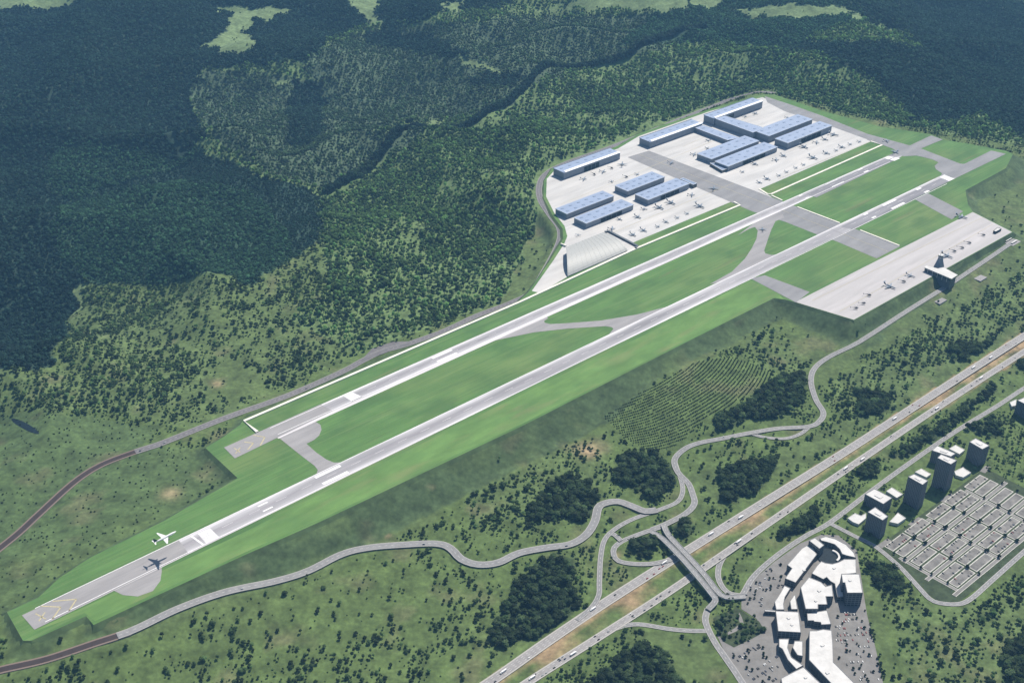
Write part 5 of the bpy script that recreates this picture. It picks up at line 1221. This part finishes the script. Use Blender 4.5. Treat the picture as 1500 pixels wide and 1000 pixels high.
for i in order:
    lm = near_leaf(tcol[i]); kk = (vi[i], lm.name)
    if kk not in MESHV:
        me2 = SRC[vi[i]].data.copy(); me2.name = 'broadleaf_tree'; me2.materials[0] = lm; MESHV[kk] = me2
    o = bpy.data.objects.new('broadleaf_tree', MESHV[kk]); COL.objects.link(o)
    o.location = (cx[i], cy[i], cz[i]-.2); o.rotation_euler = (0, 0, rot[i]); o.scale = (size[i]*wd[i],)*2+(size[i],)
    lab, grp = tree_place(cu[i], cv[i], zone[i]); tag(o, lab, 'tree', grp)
rest = np.ones(N, bool); rest[order] = False
def scatter(name, x, y, z_, sz, wdt, rt, var, col, label=None):
    me3 = bpy.data.meshes.new(name); n_ = len(x); me3.vertices.add(n_)
    me3.vertices.foreach_set('co', np.stack([x, y, z_], 1).astype(np.float32).ravel())
    for nm, ty, arr in (('sc', 'FLOAT_VECTOR', np.stack([sz*wdt, sz*wdt, sz], 1)), ('rt', 'FLOAT_VECTOR', np.stack([0*rt, 0*rt, rt], 1))):
        a = me3.attributes.new(nm, ty, 'POINT'); a.data.foreach_set('vector', arr.astype(np.float32).ravel())
    a = me3.attributes.new('vi', 'INT', 'POINT'); a.data.foreach_set('value', var.astype(np.int32))
    a = me3.attributes.new('tcol', 'FLOAT_COLOR', 'POINT'); a.data.foreach_set('color', np.hstack([col, np.ones((n_, 1))]).astype(np.float32).ravel())
    ob = bpy.data.objects.new(name, me3); COL.objects.link(ob); tag(ob, kind='stuff')
    ng = bpy.data.node_groups.new(name+'_nodes', 'GeometryNodeTree')
    ng.interface.new_socket('Geometry', in_out='INPUT', socket_type='NodeSocketGeometry'); ng.interface.new_socket('Geometry', in_out='OUTPUT', socket_type='NodeSocketGeometry')
    gi = ng.nodes.new('NodeGroupInput'); go = ng.nodes.new('NodeGroupOutput'); mp = ng.nodes.new('GeometryNodeMeshToPoints'); ip = ng.nodes.new('GeometryNodeInstanceOnPoints'); gg = ng.nodes.new('GeometryNodeGeometryToInstance')
    for s_ in SRC[::-1]:
        oi = ng.nodes.new('GeometryNodeObjectInfo'); oi.inputs['Object'].default_value = s_; oi.inputs['As Instance'].default_value = True; ng.links.new(oi.outputs['Geometry'], gg.inputs[0])
    def named(nm, ty):
        q = ng.nodes.new('GeometryNodeInputNamedAttribute'); q.data_type = ty; q.inputs['Name'].default_value = nm; return q
    ng.links.new(gi.outputs[0], mp.inputs['Mesh']); ng.links.new(mp.outputs[0], ip.inputs['Points']); ng.links.new(gg.outputs[0], ip.inputs['Instance'])
    ip.inputs['Pick Instance'].default_value = True
    a = named('vi', 'INT'); ng.links.new(a.outputs[0], ip.inputs['Instance Index'])
    a = named('sc', 'FLOAT_VECTOR'); ng.links.new(a.outputs[0], ip.inputs['Scale'])
    a = named('rt', 'FLOAT_VECTOR'); er = ng.nodes.new('FunctionNodeEulerToRotation'); ng.links.new(a.outputs[0], er.inputs[0]); ng.links.new(er.outputs[0], ip.inputs['Rotation'])
    ng.links.new(ip.outputs[0], go.inputs[0])
    md = ob.modifiers.new('scatter', 'NODES'); md.node_group = ng; return ob
scatter('woodland', cx[rest], cy[rest], cz[rest]-.2, size[rest], wd[rest], rot[rest], vi[rest], tcol[rest])
# planted rows on the knoll
px_ = np.array(ORCH_PX); x_, y_, z_ = ground(px_[:,0], px_[:,1]); OP = list(zip(x_, y_)); oc = np.mean(OP, 0)
ts = np.arange(-260, 260, 4.6); ss = np.arange(-260, 260, 8.4); tt, s2 = np.meshgrid(ts, ss); tt, s2 = tt.ravel(), s2.ravel()
s2b = s2-(tt/150)**2*26
ox = oc[0]+E1[0]*tt+E2[0]*s2b; oy = oc[1]+E1[1]*tt+E2[1]*s2b
k = inpoly(ox, oy, OP) & (rs.uniform(0, 1, ox.size) < .93); ox, oy = ox[k], oy[k]
n_ = ox.size; scatter('planted_rows', ox+rs.uniform(-.4, .4, n_), oy+rs.uniform(-.4, .4, n_), hz(ox, oy)-.1, rs.uniform(3.4, 4.6, n_), np.full(n_, 1.1), rs.uniform(0, 6.28, n_), rs.randint(5, 7, n_), np.tile((.036,.062,.028), (n_, 1)))
# small trees between the plots and in the mall car parks
pts = []
for (a, b_) in SPOTS:
    for da, db in ((.5, .5), (-.5, .5)):
        if rc.random() < .75: pts.append(p00+ua*(a+da*ca_+rc.uniform(-2, 2))+ub*(b_+db*cb_+rc.uniform(-1, 1)))
for poly, n_ in (([(1222,900),(1262,892),(1272,935),(1284,975),(1288,1000),(1262,1000),(1226,965)], 26), ([(1072,958),(1110,940),(1135,945),(1142,975),(1140,1000),(1100,1000)], 14), ([(1092,868),(1118,838),(1142,826),(1150,835),(1132,880),(1095,885)], 18), ([(1262,880),(1268,880),(1300,1000),(1292,1000)], 26)):
    for _ in range(n_):
        while True:
            u, v = rc.uniform(1070, 1300), rc.uniform(820, 1000)
            if inpoly(np.array([u]), np.array([v]), poly)[0]: break
        g = ground([u], [v]); pts.append(np.array([float(g[0][0]), float(g[1][0])]))
SM = SRC[0].data.copy(); SM.name = 'street_tree'; SM.materials[0] = leafmat('street_tree_leaves', (.022,.045,.026))
for p in pts[:290]:
    o = bpy.data.objects.new('street_tree', SM); COL.objects.link(o); s_ = rc.uniform(3.4, 5.6); u, v = proj(p[0], p[1], -70.0); s_ *= 1.5 if (u > 1275 and v < 900) else 1; o.scale = (s_*1.1, s_*1.1, s_); o.rotation_euler = (0, 0, rc.uniform(0, 6))
    o.location = (p[0], p[1], float(hz(p[0:1], p[1:2])[0])+.5); u, v = proj(p[0], p[1], -70.0)
    if u > 1275 and v < 900 and inpoly(np.array([u]), np.array([v]), EST_PX)[0]: tag(o, 'small street tree between the kerbed plots beside the towers', 'street tree', 'street trees between the plots')
    elif u > 1200: tag(o, 'small tree in the long car park right of the mall', 'street tree', 'trees in the right mall car park')
    elif v > 925: tag(o, 'small tree in the lower car park between garden and mall', 'street tree', 'trees in the lower mall car park')
    else: tag(o, 'small tree in the upper car park left of the mall', 'street tree', 'trees in the upper mall car park')

# ---------------------------------------------------------------- air
hzb = MB(); hzb.prism([(-15500, -10500), (15500, -10500), (15500, 16500), (-15500, 16500)], float(MZ.min())-8, CAMZ+60, 0, True)
hm = bpy.data.materials.new('haze_air'); hm.use_nodes = True; n = hm.node_tree
for x in list(n.nodes):
    if x.type != 'OUTPUT_MATERIAL': n.nodes.remove(x)
pv = n.nodes.new('ShaderNodeVolumePrincipled'); pv.inputs['Color'].default_value = (.26, .60, 1, 1); pv.inputs['Density'].default_value = 3.7e-5; pv.inputs['Anisotropy'].default_value = .0
n.links.new(pv.outputs[0], [x for x in n.nodes if x.type == 'OUTPUT_MATERIAL'][0].inputs['Volume'])
tag(hzb.build('haze', hm), kind='stuff')
print('trees', N, 'cars', N1, N2, N3, n4)
